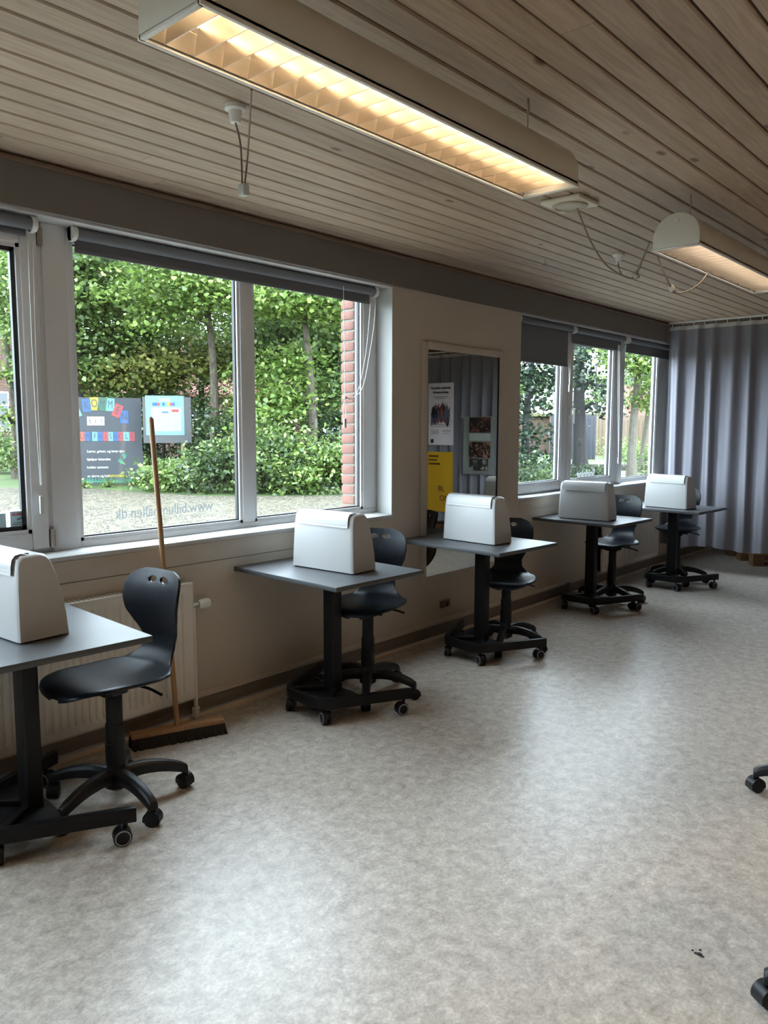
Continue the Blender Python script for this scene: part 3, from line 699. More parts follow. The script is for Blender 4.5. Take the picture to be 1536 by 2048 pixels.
# ---------------------------------------------------------------- chairs
def make_chair():
    ch = empty('swivel_chair')
    prof = bez([(-0.250, 0.496), (-0.240, 0.513), (-0.200, 0.526), (-0.10, 0.526), (0.02, 0.518), (0.11, 0.518), (0.18, 0.533), (0.228, 0.578), (0.240, 0.635), (0.224, 0.70), (0.214, 0.765), (0.226, 0.84), (0.254, 0.908)], 5)
    wd = [(0, .030), (.012, .080), (.03, .118), (.06, .150), (.10, .174), (.16, .190), (.24, .198), (.38, .202), (.46, .188), (.535, .132), (.59, .098), (.645, .094), (.71, .122), (.79, .160), (.86, .172), (.92, .170), (.96, .155), (.985, .126), (1.0, .085)]
    ln_ = [0]
    for a, b in zip(prof[:-1], prof[1:]): ln_.append(ln_[-1]+(Vector(b)-Vector(a)).length)
    # add a z coordinate trick: prof are 2D -> Vector 2D
    tot = ln_[-1]; xs, ws = zip(*wd)
    rows = []
    for p, l in zip(prof, ln_):
        s = l/tot; w = float(np.interp(s, xs, ws)); y, z = p[0], p[1]
        seat = max(0.0, min(1.0, (0.56-s)/0.1)); back = 1-seat
        row = []
        for k in range(-9, 10):
            u = k/9; x = w*math.sin(u*math.pi/2*0.98)/math.sin(math.pi/2*0.98)
            q = (x/0.205)**2
            row.append((x, y-back*0.045*q, z+seat*0.010*q-seat*0.008*max(0, abs(u)-0.8)/0.2))
        rows.append(row)
    m = MB(); m.grid(rows); me = m.mesh('seat_shell', M_SHELL)
    o = bpy.data.objects.new('tmp', me); COL.objects.link(o)
    sd = o.modifiers.new('s', 'SOLIDIFY'); sd.thickness = 0.011; sd.offset = 0
    cu = MB()
    for s in (-1, 1):
        n = 18; pts = []
        for k in range(n):
            th = 2*math.pi*k/n; rx = 0.021*(1+0.18*math.cos(th)*s); 
            a = rx*math.cos(th); b = 0.0125*math.sin(th)*(1+0.25*s*math.cos(th))
            pts.append((s*0.030+a, 0.868+b+0.10*a*s*-1))
        cu.prism(pts, 'y', 0.1, 0.4)
    co = cu.build('cut', M_SHELL)
    bo = o.modifiers.new('b', 'BOOLEAN'); bo.operation = 'DIFFERENCE'; bo.object = co; bo.solver = 'EXACT'
    bv = o.modifiers.new('v', 'BEVEL'); bv.width = 0.003; bv.segments = 2; bv.limit_method = 'ANGLE'; bv.angle_limit = R(50)
    dg = bpy.context.evaluated_depsgraph_get(); nm = bpy.data.meshes.new_from_object(o.evaluated_get(dg)); nm.name = 'seat_shell'
    bpy.data.objects.remove(o); bpy.data.objects.remove(co)
    link('seat_shell', nm, ch)
    mc = MB(); mc.box(-0.09, 0.09, -0.11, 0.12, 0.485, 0.504); mc.prism([(-0.055, 0.486), (0.055, 0.486), (0.032, 0.45), (-0.032, 0.45)], 'x', -0.045, 0.045)
    mc.build('mechanism', M_BPLAS, ch, bevel=0.004)
    for y in (-0.1, 0.11): MB().tube([(-0.11, y, 0.490), (0.11, y, 0.490)], 0.012, 10).build('cross_tube', M_BPLAS, ch)
    MB().tube(bez([(0.05, 0.05, 0.482), (0.13, 0.07, 0.474), (0.19, 0.085, 0.456)], 4), [0.006]*9, 8).build('lever', M_BPLAS, ch)
    MB().lathe([(0.020, 0.40), (0.020, 0.46)], 18).build('gas_piston', M_BPLAS, ch)
    MB().lathe([(0.032, 0.30), (0.032, 0.442), (0.029, 0.447)], 20).build('column_cover', M_BPLAS, ch)
    MB().lathe([(0.039, 0.165), (0.039, 0.25), (0.037, 0.252), (0.036, 0.325), (0.034, 0.33)], 20).build('lower_cover', M_BPLAS, ch)
    MB().lathe([(0.024, 0.055), (0.046, 0.07), (0.05, 0.115), (0.036, 0.15), (0.030, 0.17)], 20).build('hub', M_BPLAS, ch)
    lm = MB(); pts = bez([(0.03, 0, 0.118), (0.10, 0, 0.126), (0.18, 0, 0.117), (0.25, 0, 0.096), (0.283, 0, 0.078)], 4); n = len(pts)
    for i, p in enumerate(pts):
        t = i/(n-1); w = 0.030-0.011*t; hh = 0.026-0.008*t
        for a, b in ((-w, -hh), (w, -hh), (w*0.9, hh*0.4), (w*0.5, hh), (-w*0.5, hh), (-w*0.9, hh*0.4)): lm.v.append((p.x, a, p.z+b))
    for i in range(n-1):
        for k in range(6): lm.f.append((i*6+k, i*6+(k+1) % 6, (i+1)*6+(k+1) % 6, (i+1)*6+k)); lm.mi.append(0)
    lm.f += [tuple(range(6)), tuple((n-1)*6+k for k in range(6))]; lm.mi += [0, 0]
    legm = lm.mesh('leg', M_BPLAS, 0.003)
    cw = MB(); r = 0.029
    for s in (-0.014, 0.014): cw.tube([(0, s-0.010, r), (0, s-0.007, r), (0, s+0.007, r), (0, s+0.010, r)], [r*0.8, r, r, r*0.8], 18)
    cwm = cw.mesh('wheel', M_BPLAS)
    hm = MB(); hm.tube([(0, 0, 0.04), (0, 0, 0.075)], 0.011, 10)
    pp = [(0.033*math.cos(R(a)), r+0.033*math.sin(R(a))) for a in range(-20, 201, 20)]+[(0.029*math.cos(R(a)), r+0.029*math.sin(R(a))) for a in range(200, -21, -20)]
    hm.prism(pp, 'y', -0.022, 0.022); hmm = hm.mesh('caster', M_BPLAS)
    for k in range(5):
        lg = link('leg', legm, ch, None, (0, 0, R(72*k)))
        ca = link('caster', hmm, lg, (0.272, 0, 0), (0, 0, R(40+83*k)))
        wlo = link('wheel', cwm, lg, (0.272, 0, 0), (0, 0, R(40+83*k)))
    return ch
def rotate_base(ch, phase, facing):
    """legs stay at `phase` while the chair root turns to `facing`"""
    for o in ch.children:
        if o.name.split('.')[0] == 'leg': o.rotation_euler.z += R(phase)-facing

chair0 = make_chair(); table0 = make_table(); case0 = case_loft()
tables = [(0.507, 1.205, -3.0, 'grey mobile table nearest the camera, cut off by the left edge'),
          (0.438, 2.846, -2.0, 'grey mobile table under the window corner, second from the camera'),
          (0.470, 4.193, -3.5, 'grey mobile table in front of the mirror'),
          (0.390, 5.905, -2.5, 'grey mobile table in front of the half-lowered blind'),
          (0.548, 7.24, -3.0, 'grey mobile table nearest the curtain')]
for i, (x, y, a, lb) in enumerate(tables):
    t = table0 if i == 0 else copy_tree(table0)
    t.location = (x, y, 0); t.rotation_euler.z = R(a); tag(t, lb, 'table', 'mobile sewing tables along the window wall')
cases = [(0.445, 1.205, 3.0, 'white hard plastic machine case at the left edge of the picture'),
         (0.425, 2.87, 3.0, 'white hard plastic machine case in front of the big window corner'),
         (0.425, 4.19, -4.0, 'white hard plastic machine case in front of the mirror'),
         (0.385, 5.815, 4.0, 'white hard plastic machine case in front of the window with lettering'),
         (0.54, 7.155, -8.0, 'white hard plastic machine case in front of the curtain')]
for i, (x, y, a, lb) in enumerate(cases):
    t = case0 if i == 0 else copy_tree(case0)
    t.location = (x, y, ZT_+0.001); t.rotation_euler.z = R(a); t.scale = (1.04, 1.0, 1.0); tag(t, lb, 'case', 'white machine cases on the tables')
chairs = [(0.530, 1.535, -2, 6, 'black swivel chair in front of the radiator and broom, nearest the camera'),
          (0.42, 3.142, 22, 26, 'black swivel chair behind the second table, left of the mirror'),
          (0.475, 4.48, 5, 30, 'black swivel chair behind the table in front of the mirror'),
          (0.43, 6.215, 46, 4, 'black swivel chair behind the fourth table, before the far radiator'),
          (0.48, 7.535, 22, 12, 'black swivel chair next to the lilac curtain'),
          (2.685, 3.40, 194, 200, 'black swivel chair of which only one leg shows at the right edge, farther one'),
          (3.075, 2.14, 194, 170, 'black swivel chair of which only a caster shows at the lower right corner')]
base_copies = [chair0]+[copy_tree(chair0) for _ in chairs[1:]]
for t, (x, y, ph, fc, lb) in zip(base_copies, chairs):
    t.location = (x, y, 0); t.rotation_euler.z = R(fc); rotate_base(t, ph, R(fc)); tag(t, lb, 'chair', 'black swivel chairs')
    if 'in front of the mirror' in lb:      # this one is set a little lower
        for o in t.children:
            if o.name.split('.')[0] in ('seat_shell', 'mechanism', 'cross_tube', 'lever', 'gas_piston'): o.location.z -= 0.05

# debris on the floor
p0 = on_z(1392, 1907, 0)
dbm = MB()
for dx, dy, s in ((0, 0, .006), (.008, .002, .009), (.018, -.002, .005), (-.012, .006, .004), (.004, .022, .004)):
    dbm.lathe([(s*.3, 0), (s, .0006), (s*.8, .002), (s*.2, .0025)], 7, (dx, dy))
tag(dbm.build('dirt_crumbs', M_DARK, None, loc=p0), 'small dark dirt crumbs on the floor at the lower right', 'dirt', kind='stuff')

# ---------------------------------------------------------------- curtain and what stands behind
def curtain(x0, x1, name, label, seed, zt=2.535):
    rnd = np.random.default_rng(seed); n = int((x1-x0)/0.008)
    c = tag(empty(name, ((x0+x1)/2, YC, 0.25)), label, 'curtain')
    xs = np.linspace(x0, x1, n)
    ph = np.cumsum(0.008*2*np.pi/(0.135+0.09*np.interp(xs, np.linspace(x0, x1, 40), rnd.random(40)))); ph2 = rnd.random()*6
    amp = 0.014+0.026*np.interp(xs, np.linspace(x0, x1, 25), rnd.random(25))
    rows = []
    for z in np.linspace(0, 1, 22):
        f = 0.45+0.55*min(1, (1-z)*3.0+0.15)
        y = amp*f*(np.sin(ph+0.25*np.sin(3*z+xs*4))+0.3*np.sin(2*ph+ph2+1.5*z))
        hem = 0.012*np.sin(xs*9+seed)
        xx = xs+0.012*np.sin(ph*0.5+z*2.2)
        zz = 0.25+hem*(1-z)+z*(zt-0.25)
        rows.append([(a-(x0+x1)/2, b, k-0.25) for a, b, k in zip(xx, y, np.broadcast_to(zz, xs.shape))])
    m = MB(); m.grid(rows); m.build('fabric', M_CURT, c)
    m = MB(); m.grid([[(a, b-0.003, k+dz) for a, b, k in rows[-1]] for dz in (-0.035, 0.004)]); m.build('header_tape', M_TAPE, c)
    hm = MB().box(-0.003, 0.003, -0.004, 0.004, 0, 0.035).mesh('hook', M_WPLAS)
    for k in range(int((x1-x0)/0.11)):
        xk = x0+0.04+k*0.11; link('hook', hm, c, (xk-(x0+x1)/2, 0, zt-0.25))
    return c
curtain(0.03, 1.75, 'curtain', 'lilac grey pleated curtain beside the far window', 3)
curtain(1.80, 4.7, 'curtain', 'grey pleated curtain with posters, seen in the mirror', 8, 2.425)
rl2 = tag(empty('curtain_rail', (3.2, YC, 2.455)), 'lower curtain rail above the poster curtain in the mirror', 'rail')
MB().box(-1.5, 1.5, -0.012, 0.012, -0.006, 0.012).build('track', M_WPLAS, rl2, bevel=0.003)
for xk in (-1.3, 0, 1.3): MB().box(-0.008, 0.008, -0.01, 0.01, 0.01, H-2.455).build('bracket', M_WPLAS, rl2, loc=(xk, 0, 0))
rl = tag(empty('curtain_rail', (0.88, YC, 2.575)), 'white curtain rail along the ceiling above the curtain', 'rail')
MB().box(-0.9, 0.9, -0.012, 0.012, -0.006, 0.012).build('track', M_WPLAS, rl, bevel=0.003)
for xk in (-0.6, 0.2, 0.8): MB().box(-0.012, 0.012, -0.02, 0.02, -0.008, 0.016).build('bracket', M_WPLAS, rl, bevel=0.003, loc=(xk, 0, 0))

def pallet(loc, rz, label):
    p = tag(empty('wooden_pallet', loc, rz), label, 'pallet', 'wooden pallets under the curtain')
    bd = MB().box(0, 1.2, 0, 0.12, 0, 0.02).mesh('board', M_PALLET, 0.002); bk = MB().box(0, 0.12, 0, 0.12, 0, 0.08).mesh('block', M_PALLET, 0.002)
    cr = MB().box(0, 0.12, 0, 0.8, 0, 0.02).mesh('cross_board', M_PALLET, 0.002)
    for y in (0, 0.34, 0.68): link('board', bd, p, (0, y, 0))
    for x in (0, 0.54, 1.08):
        for y in (0, 0.34, 0.68): link('block', bk, p, (x, y, 0.02))
        link('cross_board', cr, p, (x, 0, 0.10))
    for y in (0, 0.17, 0.34, 0.51, 0.68): link('board', bd, p, (0, y, 0.12))
    return p
pallet((0.80, 8.90, 0), R(38), 'wooden pallet on the floor showing under the curtain hem')
pallet((2.75, 8.62, 0), R(4), 'wooden pallet under the curtain, seen in the mirror below the posters')

# posters pinned to the curtain, read in the mirror
def poster(name, x0, x1, z0, z1, m, label, wave):
    p = tag(empty(name, ((x0+x1)/2, YC-0.085, (z0+z1)/2)), label, 'poster', 'posters pinned to the curtain')
    w, h = x1-x0, z1-z0
    rows = [[((u-0.5)*w, 0.006*math.sin(u*7+wave)*(1-v), (v-0.5)*h) for u in np.linspace(0, 1, 13)] for v in np.linspace(0, 1, 9)]
    MB().grid(rows).build('sheet', m, p); return p, w, h
RT = (1, 0, 0); UP = (0, 0, 1); FR = -0.010     # writing reads the right way round in the mirror
def bars(p, lst, m, name='print'):
    b = MB()
    for (x, z, w, h) in lst: b.box(x-w/2, x+w/2, FR-0.001, FR, z-h/2, z+h/2)
    return b.build(name, m, p, smooth=False)
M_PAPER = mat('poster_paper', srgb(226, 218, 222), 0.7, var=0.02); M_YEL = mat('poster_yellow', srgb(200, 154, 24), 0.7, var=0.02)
M_PINK = mat('print_dark', (0.02, 0.02, 0.025), 0.7); M_GR = mat('print_grey', srgb(120, 116, 118), 0.7)
# viewed in the mirror the curtain's +x runs to the left, so writing runs along -x as the camera sees it
RTM = (-1, 0, 0)
def mtext(p, body, size, m, x, z, align='CENTER', bold=0.0):
    o = text('lettering', body, size, m, p, (x, FR, z), RTM, UP, align, 0.0006, bold); return o
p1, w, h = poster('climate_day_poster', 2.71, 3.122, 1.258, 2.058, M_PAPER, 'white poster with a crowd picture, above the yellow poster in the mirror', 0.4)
mtext(p1, 'Danmarks nationale', 0.040, M_PINK, 0, 0.335, bold=0.0012); mtext(p1, 'Klimahandledag', 0.040, M_PINK, 0, 0.280, bold=0.0012)
bars(p1, [(0, 0.222, 0.25, 0.007), (0, 0.20, 0.17, 0.007), (0, -0.135, 0.32, 0.007), (0, -0.16, 0.32, 0.006), (0.09, -0.21, 0.13, 0.005), (0.09, -0.225, 0.13, 0.005), (0.09, -0.24, 0.12, 0.005), (0.09, -0.255, 0.13, 0.005), (-0.1, -0.21, 0.13, 0.005), (-0.1, -0.225, 0.13, 0.005), (-0.1, -0.25, 0.1, 0.005)], M_GR, 'print')
bars(p1, [(0.13, -0.35, 0.045, 0.05)], M_PINK, 'logo')
cols = [srgb(40, 40, 52), srgb(70, 84, 110), srgb(120, 50, 40), srgb(150, 90, 60), srgb(30, 30, 36), srgb(90, 100, 120)]
for ci, cc in enumerate(cols):
    cm = MB(); rr = np.random.default_rng(20+ci)
    for k in range(9):
        x = rr.uniform(-0.14, 0.14); zt = 0.12-abs(x)*0.45-rr.uniform(0, 0.13)
        cm.prism([(x+0.017*math.cos(t*math.pi/6), zt-0.05+0.055*math.sin(t*math.pi/6)) for t in range(12)], 'y', FR-0.001-0.0002*ci-0.00002*k, FR-0.0002*ci-0.00002*k)
        cm.prism([(x+0.011*math.cos(t*math.pi/5), zt+0.018+0.013*math.sin(t*math.pi/5)) for t in range(10)], 'y', FR-0.001-0.0002*ci-0.00002*k, FR-0.0002*ci-0.00002*k)
        if k % 2 == 0: cm.prism([(x-0.016, zt), (x-0.007, zt), (x-0.009, zt+0.062), (x-0.015, zt+0.062)], 'y', FR-0.001-0.0002*ci, FR-0.0002*ci)
    cm.box(-0.15, 0.15, FR-0.0006-0.0002*ci, FR-0.0002*ci, -0.1+0.012*ci, -0.094+0.012*ci)
    cm.build('crowd_picture', mat('crowd_%d' % ci, cc, 0.7), p1, smooth=False)
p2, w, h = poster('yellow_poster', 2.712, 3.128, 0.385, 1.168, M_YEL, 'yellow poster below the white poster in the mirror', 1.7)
M_OCH = mat('print_ochre', srgb(96, 66, 14), 0.7)
bars(p2, [(0.10, 0.335, 0.16, 0.022), (0.115, 0.285, 0.14, 0.02), (0.085, 0.235, 0.19, 0.022)], M_OCH, 'print')
mtext(p2, 'BL', 0.105, M_OCH, -0.03, -0.09); mtext(p2, 'OM', 0.105, M_OCH, -0.085, -0.215)
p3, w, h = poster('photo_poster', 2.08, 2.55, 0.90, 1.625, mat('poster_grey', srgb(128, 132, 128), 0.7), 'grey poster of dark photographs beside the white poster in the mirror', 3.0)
def photo_mat(nm, a, b, sc):
    m, nt, bs_, N, L = nodes_of(nm); g_ = N('ShaderNodeNewGeometry'); n_ = N('ShaderNodeTexVoronoi'); n_.inputs['Scale'].default_value = sc; L(g_.outputs['Position'], n_.inputs['Vector'])
    sp = N('ShaderNodeSeparateColor'); L(n_.outputs['Color'], sp.inputs[0]); cr = N('ShaderNodeValToRGB'); e_ = cr.color_ramp.elements
    e_[0].color = (*srgb(*a), 1); e_[0].position = 0.45; e_[1].color = (*srgb(*b), 1); L(sp.outputs[0], cr.inputs['Fac']); L(cr.outputs['Color'], bs_.inputs['Base Color']); return m
bars(p3, [(-0.02, 0.255, 0.32, 0.19)], photo_mat('photo_a', (24, 20, 20), (110, 70, 66), 30), 'photograph')
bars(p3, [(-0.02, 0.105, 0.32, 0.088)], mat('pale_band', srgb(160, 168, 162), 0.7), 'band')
bars(p3, [(-0.02, -0.055, 0.32, 0.2)], photo_mat('photo_b', (22, 18, 18), (170, 120, 100), 34), 'photograph')
bars(p3, [(-0.01, -0.24, 0.28, 0.15)], photo_mat('photo_c', (40, 40, 40), (150, 150, 146), 26), 'photograph')

# ---------------------------------------------------------------- luminaires
ZL = 2.32
def luminaire(xc, ya, yb, label, tube, nslat):
    l = tag(empty('pendant_luminaire', (xc, ya, ZL)), label, 'lamp', 'long louvred ceiling lamps'); L = yb-ya; w = 0.108; hh = 0.15
    dome = [(-w, 0.0), (-w, 0.03)]+[(-w*math.cos(R(a)), 0.045+(hh-0.045)*math.sin(R(a))) for a in range(0, 181, 12)]+[(w, 0.03), (w, 0.0)]
    inn = [(x*0.955, z*0.965) for x, z in dome]
    m = MB(); m.grid([[(x, y, z) for x, z in dome] for y in (0.004, L-0.004)]); m.grid([[(x, y, z) for x, z in inn] for y in (0.004, L-0.004)])
    for s in (-1, 1): m.box(min(s*w, s*w*0.955), max(s*w, s*w*0.955), 0.004, L-0.004, 0.0, 0.012)
    m.build('housing', M_LAMP, l)
    capm = MB().prism(dome, 'y', 0, 0.006).mesh('end_cap', M_LAMP, 0.0015)
    for y in (0, L-0.006): link('end_cap', capm, l, (0, y, 0))
    MB().tube([(0.0, -0.004, hh-0.035), (0.0, 0.001, hh-0.035)], 0.012, 16).build('cap_screw', M_LAMP, l)
    for s in (-1, 1): MB().box(s*w-0.006, s*w+0.004 if s > 0 else s*w+0.006, 0.0, L, -0.006, 0.004).build('rim', M_WPLAS, l, bevel=0.001)
    for y in (0.0, L-0.012): MB().box(-w, w, y, y+0.012, -0.006, 0.004).build('end_rim', M_WPLAS, l, bevel=0.001)
    # side reflectors and cross louvres
    for s in (-1, 1):
        MB().grid([[(s*0.098, y, 0.002), (s*0.094, y, 0.03), (s*0.08, y, 0.058)] for y in (0.015, L-0.015)]).build('side_reflector', M_LOUVRE, l)
    sm = MB().prism([(-0.098, 0.0), (0.098, 0.0), (0.080, 0.055), (-0.080, 0.055)], 'y', -0.001, 0.001).mesh('louvre_slat', M_LOUVRE, smooth=False)
    for k in range(nslat): link('louvre_slat', sm, l, (0, 0.02+(L-0.04)*(k+0.5)/nslat, 0.001))
    MB().grid([[(x*0.80, y, 0.045+(z-0.045)*0.86) for x, z in dome[2:-2]] for y in (0.02, L-0.02)]).build('reflector', mat('metal_reflector', (0.62, 0.58, 0.52), 0.34, 0.9), l)
    for x in (0.0,):
        MB().tube([(x, 0.03, 0.088), (x, L-0.03, 0.088)], 0.013, 12).build('tube', tube, l)
    for y in (0.16, L-0.16):
        MB().tube([(0, y, hh), (0, y, H-ZL)], 0.0022, 6).build('suspension_wire', M_METAL, l)
        MB().tube([(0.004, y, H-ZL-0.05), (0.0, y, H-ZL-0.004)], 0.004, 6).build('hook', M_METAL, l)
    return l
lamp1 = luminaire(1.858, 0.972, 2.522, 'lit louvred ceiling lamp hanging in the upper left foreground', M_TUBE, 20)
lamp2 = luminaire(1.872, 3.64, 5.19, 'lit louvred ceiling lamp farther back near the curtain', M_TUBE2, 22)

fill_lamp_near = luminaire(4.62, 0.972, 2.522, 'unseen louvred lamp added as warm fill, nearer the camera', M_FILL_TUBE, 20)  # second lamp row, out of view, added for warm fill light
fill_lamp_far = luminaire(4.62, 3.64, 5.19, 'unseen louvred lamp added as warm fill, nearer the curtain', M_FILL_TUBE, 20)
# ceiling socket with plug cord of lamp 1
s = on_z(470, 212, H)
cs = tag(empty('ceiling_socket', s), 'small ceiling socket with a plugged-in cord beside the near lamp', 'socket')
MB().lathe([(0.036, 0), (0.036, -0.012), (0.024, -0.018), (0.018, -0.05), (0.016, -0.055)], 18).build('rose', M_WPLAS, cs)
lampcord = [(0, 0, -0.05), (0.012, 0.01, -0.12), (0.008, 0.018, -0.2), (0.006, 0.02, -0.26)]
MB().tube(bez(lampcord, 6), 0.0035, 6).build('cord', M_CABLE, cs)
top = on_x(503, 180, 1.30)-s
MB().tube(bez([(0.020, 0.02, -0.26), (0.028, 0.03, -0.15), tuple(top)], 6), 0.0035, 6).build('cord', M_CABLE, cs)
MB().box(-0.002, 0.03, 0.006, 0.034, -0.295, -0.255).build('plug', mat('clear_plug', srgb(190, 194, 192), 0.3), cs, bevel=0.005)

# square loudspeaker plate and looping cables
s = on_z(1140, 402, H)
sp = tag(empty('ceiling_speaker', s), 'square white ceiling unit with a round grille beyond the near lamp', 'speaker')
MB().box(-0.105, 0.105, -0.105, 0.105, -0.022, 0.0).build('plate', mat('aged_white_plastic', srgb(214, 206, 186), 0.4), sp, bevel=0.010)
MB().lathe([(0.085, -0.022), (0.085, -0.030), (0.07, -0.034), (0.066, -0.028), (0.03, -0.026), (0.001, -0.026)], 28).build('grille', mat('aged_grille', srgb(176, 168, 148), 0.5), sp)
def cable(name, pix, depth_y, r, label, conn=None):
    pts = [on_y(px, py, y) for (px, py), y in zip(pix, depth_y)]
    c = tag(empty(name, pts[0]), label, 'cable', 'cables hanging from the ceiling')
    MB().tube(bez([p-pts[0] for p in pts], 6), r, 6).build('wire', M_CABLE, c)
    if conn is not None:
        q = pts[conn]-pts[0]; MB().obox(q, (0.011, 0, 0.006), (0, 0.011, 0), (-0.008, 0, 0.016)).build('plug', mat('cream_plug', srgb(168, 158, 144), 0.4), c, bevel=0.004)
    return c
cable('hanging_cable', [(1152, 410), (1160, 432), (1180, 480), (1204, 520), (1228, 542), (1262, 557), (1272, 551), (1283, 525), (1300, 483)], [3.58, 3.6, 3.68, 3.78, 3.85, 3.9, 3.88, 3.8, 3.70], 0.004, 'thin cable looping from the ceiling unit to the far lamp', 6)
cable('hanging_cable', [(1236, 524), (1240, 543), (1252, 555), (1268, 553), (1281, 525), (1296, 492)], [4.75, 4.7, 4.6, 4.45, 4.2, 4.0], 0.003, 'thin cable from the small ceiling socket to the far lamp')
cable('hanging_cable', [(1315, 512), (1328, 545), (1344, 578), (1356, 586), (1375, 582), (1398, 568), (1416, 546)], [3.75, 3.8, 3.85, 3.88, 3.95, 4.05, 4.15], 0.004, 'thin cable sagging under the far lamp', 2)
s = on_z(1237, 508, H)
cs2 = tag(empty('ceiling_socket', s), 'small ceiling socket between the ceiling unit and the far lamp', 'socket')
MB().lathe([(0.036, 0), (0.036, -0.012), (0.024, -0.018), (0.018, -0.05), (0.016, -0.055)], 18).build('rose', M_WPLAS, cs2)
s = on_z(1090, 519, H)
hk = tag(empty('ceiling_hook', s), 'small screw hook in the ceiling boards left of the cables', 'hook')
MB().tube([(0, 0, 0), (0, 0, -0.02)]+[(0.010*math.sin(R(a)), 0, -0.03+0.010*math.cos(R(a))) for a in range(0, 300, 30)], 0.0018, 6).build('eye', M_METAL, hk)

# ================================================================ OUTSIDE
tag(MB().add([(-170, -90, GZ), (60, -90, GZ), (60, 170, GZ), (-170, 170, GZ)], [(0, 1, 2, 3)]).build('ground', mat('lawn', srgb(60,77,30), 0.95, var=0.3, scale=1.5, bump=0.4, bscale=30), smooth=False), kind='structure')
gpts = [(2.5, -40), (-25, -40), (-26, -2)]+[tuple(gnd(a, d).xy) for a, d in ((-250, 24.5), (-60, 23.2), (100, 22.6), (200, 21.4), (290, 19.9), (420, 18.6), (600, 18.4), (720, 18.6), (880, 20.5), (1000, 24), (1080, 27), (1260, 29), (1500, 32))]+[(8, 40), (2.5, 30)]
tag(MB().add([(x, y, GZ+0.012) for x, y in gpts], [tuple(range(len(gpts)))]).build('ground_gravel', gravel_material(), smooth=False), kind='structure')

pv = tag(MB().add([(-4.2, -8, GZ+0.01), (-0.3, -8, GZ+0.01), (-0.3, 14, GZ+0.01), (-4.2, 14, GZ+0.01)], [(0, 1, 2, 3)]).build('ground_bounce_paving', mat('paving_joint', srgb(80, 78, 72), 0.9), smooth=False), kind='structure')  # unseen pale paving added to bounce daylight up to the ceiling
bounce_slab = MB().box(0.004, 0.496, 0.004, 0.496, 0, 0.012).mesh('bounce_slab', mat('concrete_slab', srgb(132, 128, 120), 0.85, var=0.08, scale=6), 0.003)
for i in range(7):
    for j in range(36): link('bounce_slab', bounce_slab, pv, (-3.9+i*0.5, -8+j*0.5, GZ+0.01))
LEAF = np.array([(0, 0, 0), (0.30, -0.06, .03), (0.56, 0.12, .06), (0.47, 0.28, .03), (0.56, 0.58, .03), (0.33, 0.62, .0), (0.0, 0.95, -.05), (-0.33, 0.62, .0), (-0.56, 0.58, .03), (-0.47, 0.28, .03), (-0.56, 0.12, .06), (-0.30, -0.06, .03)], float)
LEAF[:, 1] -= 0.3
LEAF_T = [(0, i, i+1) for i in range(1, 11)]
def leaves(centers, size, rng, flat=0.5, simple=False):
    """one mesh of separate leaf blades; returns (verts, tris)"""
    n = len(centers)
    if simple:
        shp = np.array([(0, -0.5, 0), (0.32, 0, 0.05), (0, 0.6, -0.03), (-0.32, 0, 0.05)]); tr = [(0, 1, 2), (0, 2, 3)]
    else:
        shp, tr = LEAF, LEAF_T
    nr = rng.normal(size=(n, 3))*(1-flat); nr[:, 2] += flat*1.3; nr /= np.linalg.norm(nr, axis=1)[:, None]
    t = rng.normal(size=(n, 3)); t -= nr*(t*nr).sum(1)[:, None]; t /= np.linalg.norm(t, axis=1)[:, None]
    b = np.cross(nr, t); s = size*(0.65+0.7*rng.random(n))
    V = centers[:, None, :]+s[:, None, None]*(shp[None, :, 0, None]*t[:, None, :]+shp[None, :, 1, None]*b[:, None, :]+shp[None, :, 2, None]*nr[:, None, :])
    k = len(shp); F = (np.arange(n)[:, None, None]*k+np.array(tr)[None]).reshape(-1, 3)
    return V.reshape(-1, 3), F
def mesh_np(name, V, F, m):
    me = bpy.data.meshes.new(name); me.vertices.add(len(V)); me.vertices.foreach_set('co', V.ravel())
    me.loops.add(F.size); me.loops.foreach_set('vertex_index', F.ravel().astype(np.int32))
    me.polygons.add(len(F)); me.polygons.foreach_set('loop_start', np.arange(0, F.size, 3, dtype=np.int32))
    me.materials.append(m); me.update(calc_edges=True); return me
rs = np.random.default_rng(5); N_ST = 60000
dd = 1/np.sqrt(rs.uniform(1/20.5**2, 1/6.5**2, N_ST)); aa = rs.uniform(-60, 760, N_ST)
cx_ = np.array([(gnd(a, 1.0)-Vector((CAM.x, CAM.y, GZ))).to_tuple() for a in np.linspace(-60, 760, 83)])
ax_ = np.interp(aa, np.linspace(-60, 760, 83), cx_[:, 0]); ay_ = np.interp(aa, np.linspace(-60, 760, 83), cx_[:, 1])
keep = dd < np.interp(aa, [-60, 100, 200, 290, 420, 760], [22.8, 22.3, 21.2, 19.7, 18.4, 18.3])
Pst = np.stack([CAM.x+ax_*dd, ay_*dd, np.full(N_ST, GZ+0.016)], 1)[keep]
OCT = np.array([(1, 0, 0), (0, 1, 0), (-1, 0, 0), (0, -1, 0), (0, 0, .7), (0, 0, -.5)]); OF = np.array([(0, 1, 4), (1, 2, 4), (2, 3, 4), (3, 0, 4)])
szs = rs.uniform(0.008, 0.022, len(Pst)); th = rs.uniform(0, 6.28, len(Pst)); co_, si_ = np.cos(th), np.sin(th)
lx = OCT[None, :, 0]*rs.uniform(.8, 1.5, (len(Pst), 1)); ly = OCT[None, :, 1]
Vst = Pst[:, None, :]+szs[:, None, None]*np.stack([lx*co_[:, None]-ly*si_[:, None], lx*si_[:, None]+ly*co_[:, None], np.broadcast_to(OCT[None, :, 2], lx.shape)], 2)
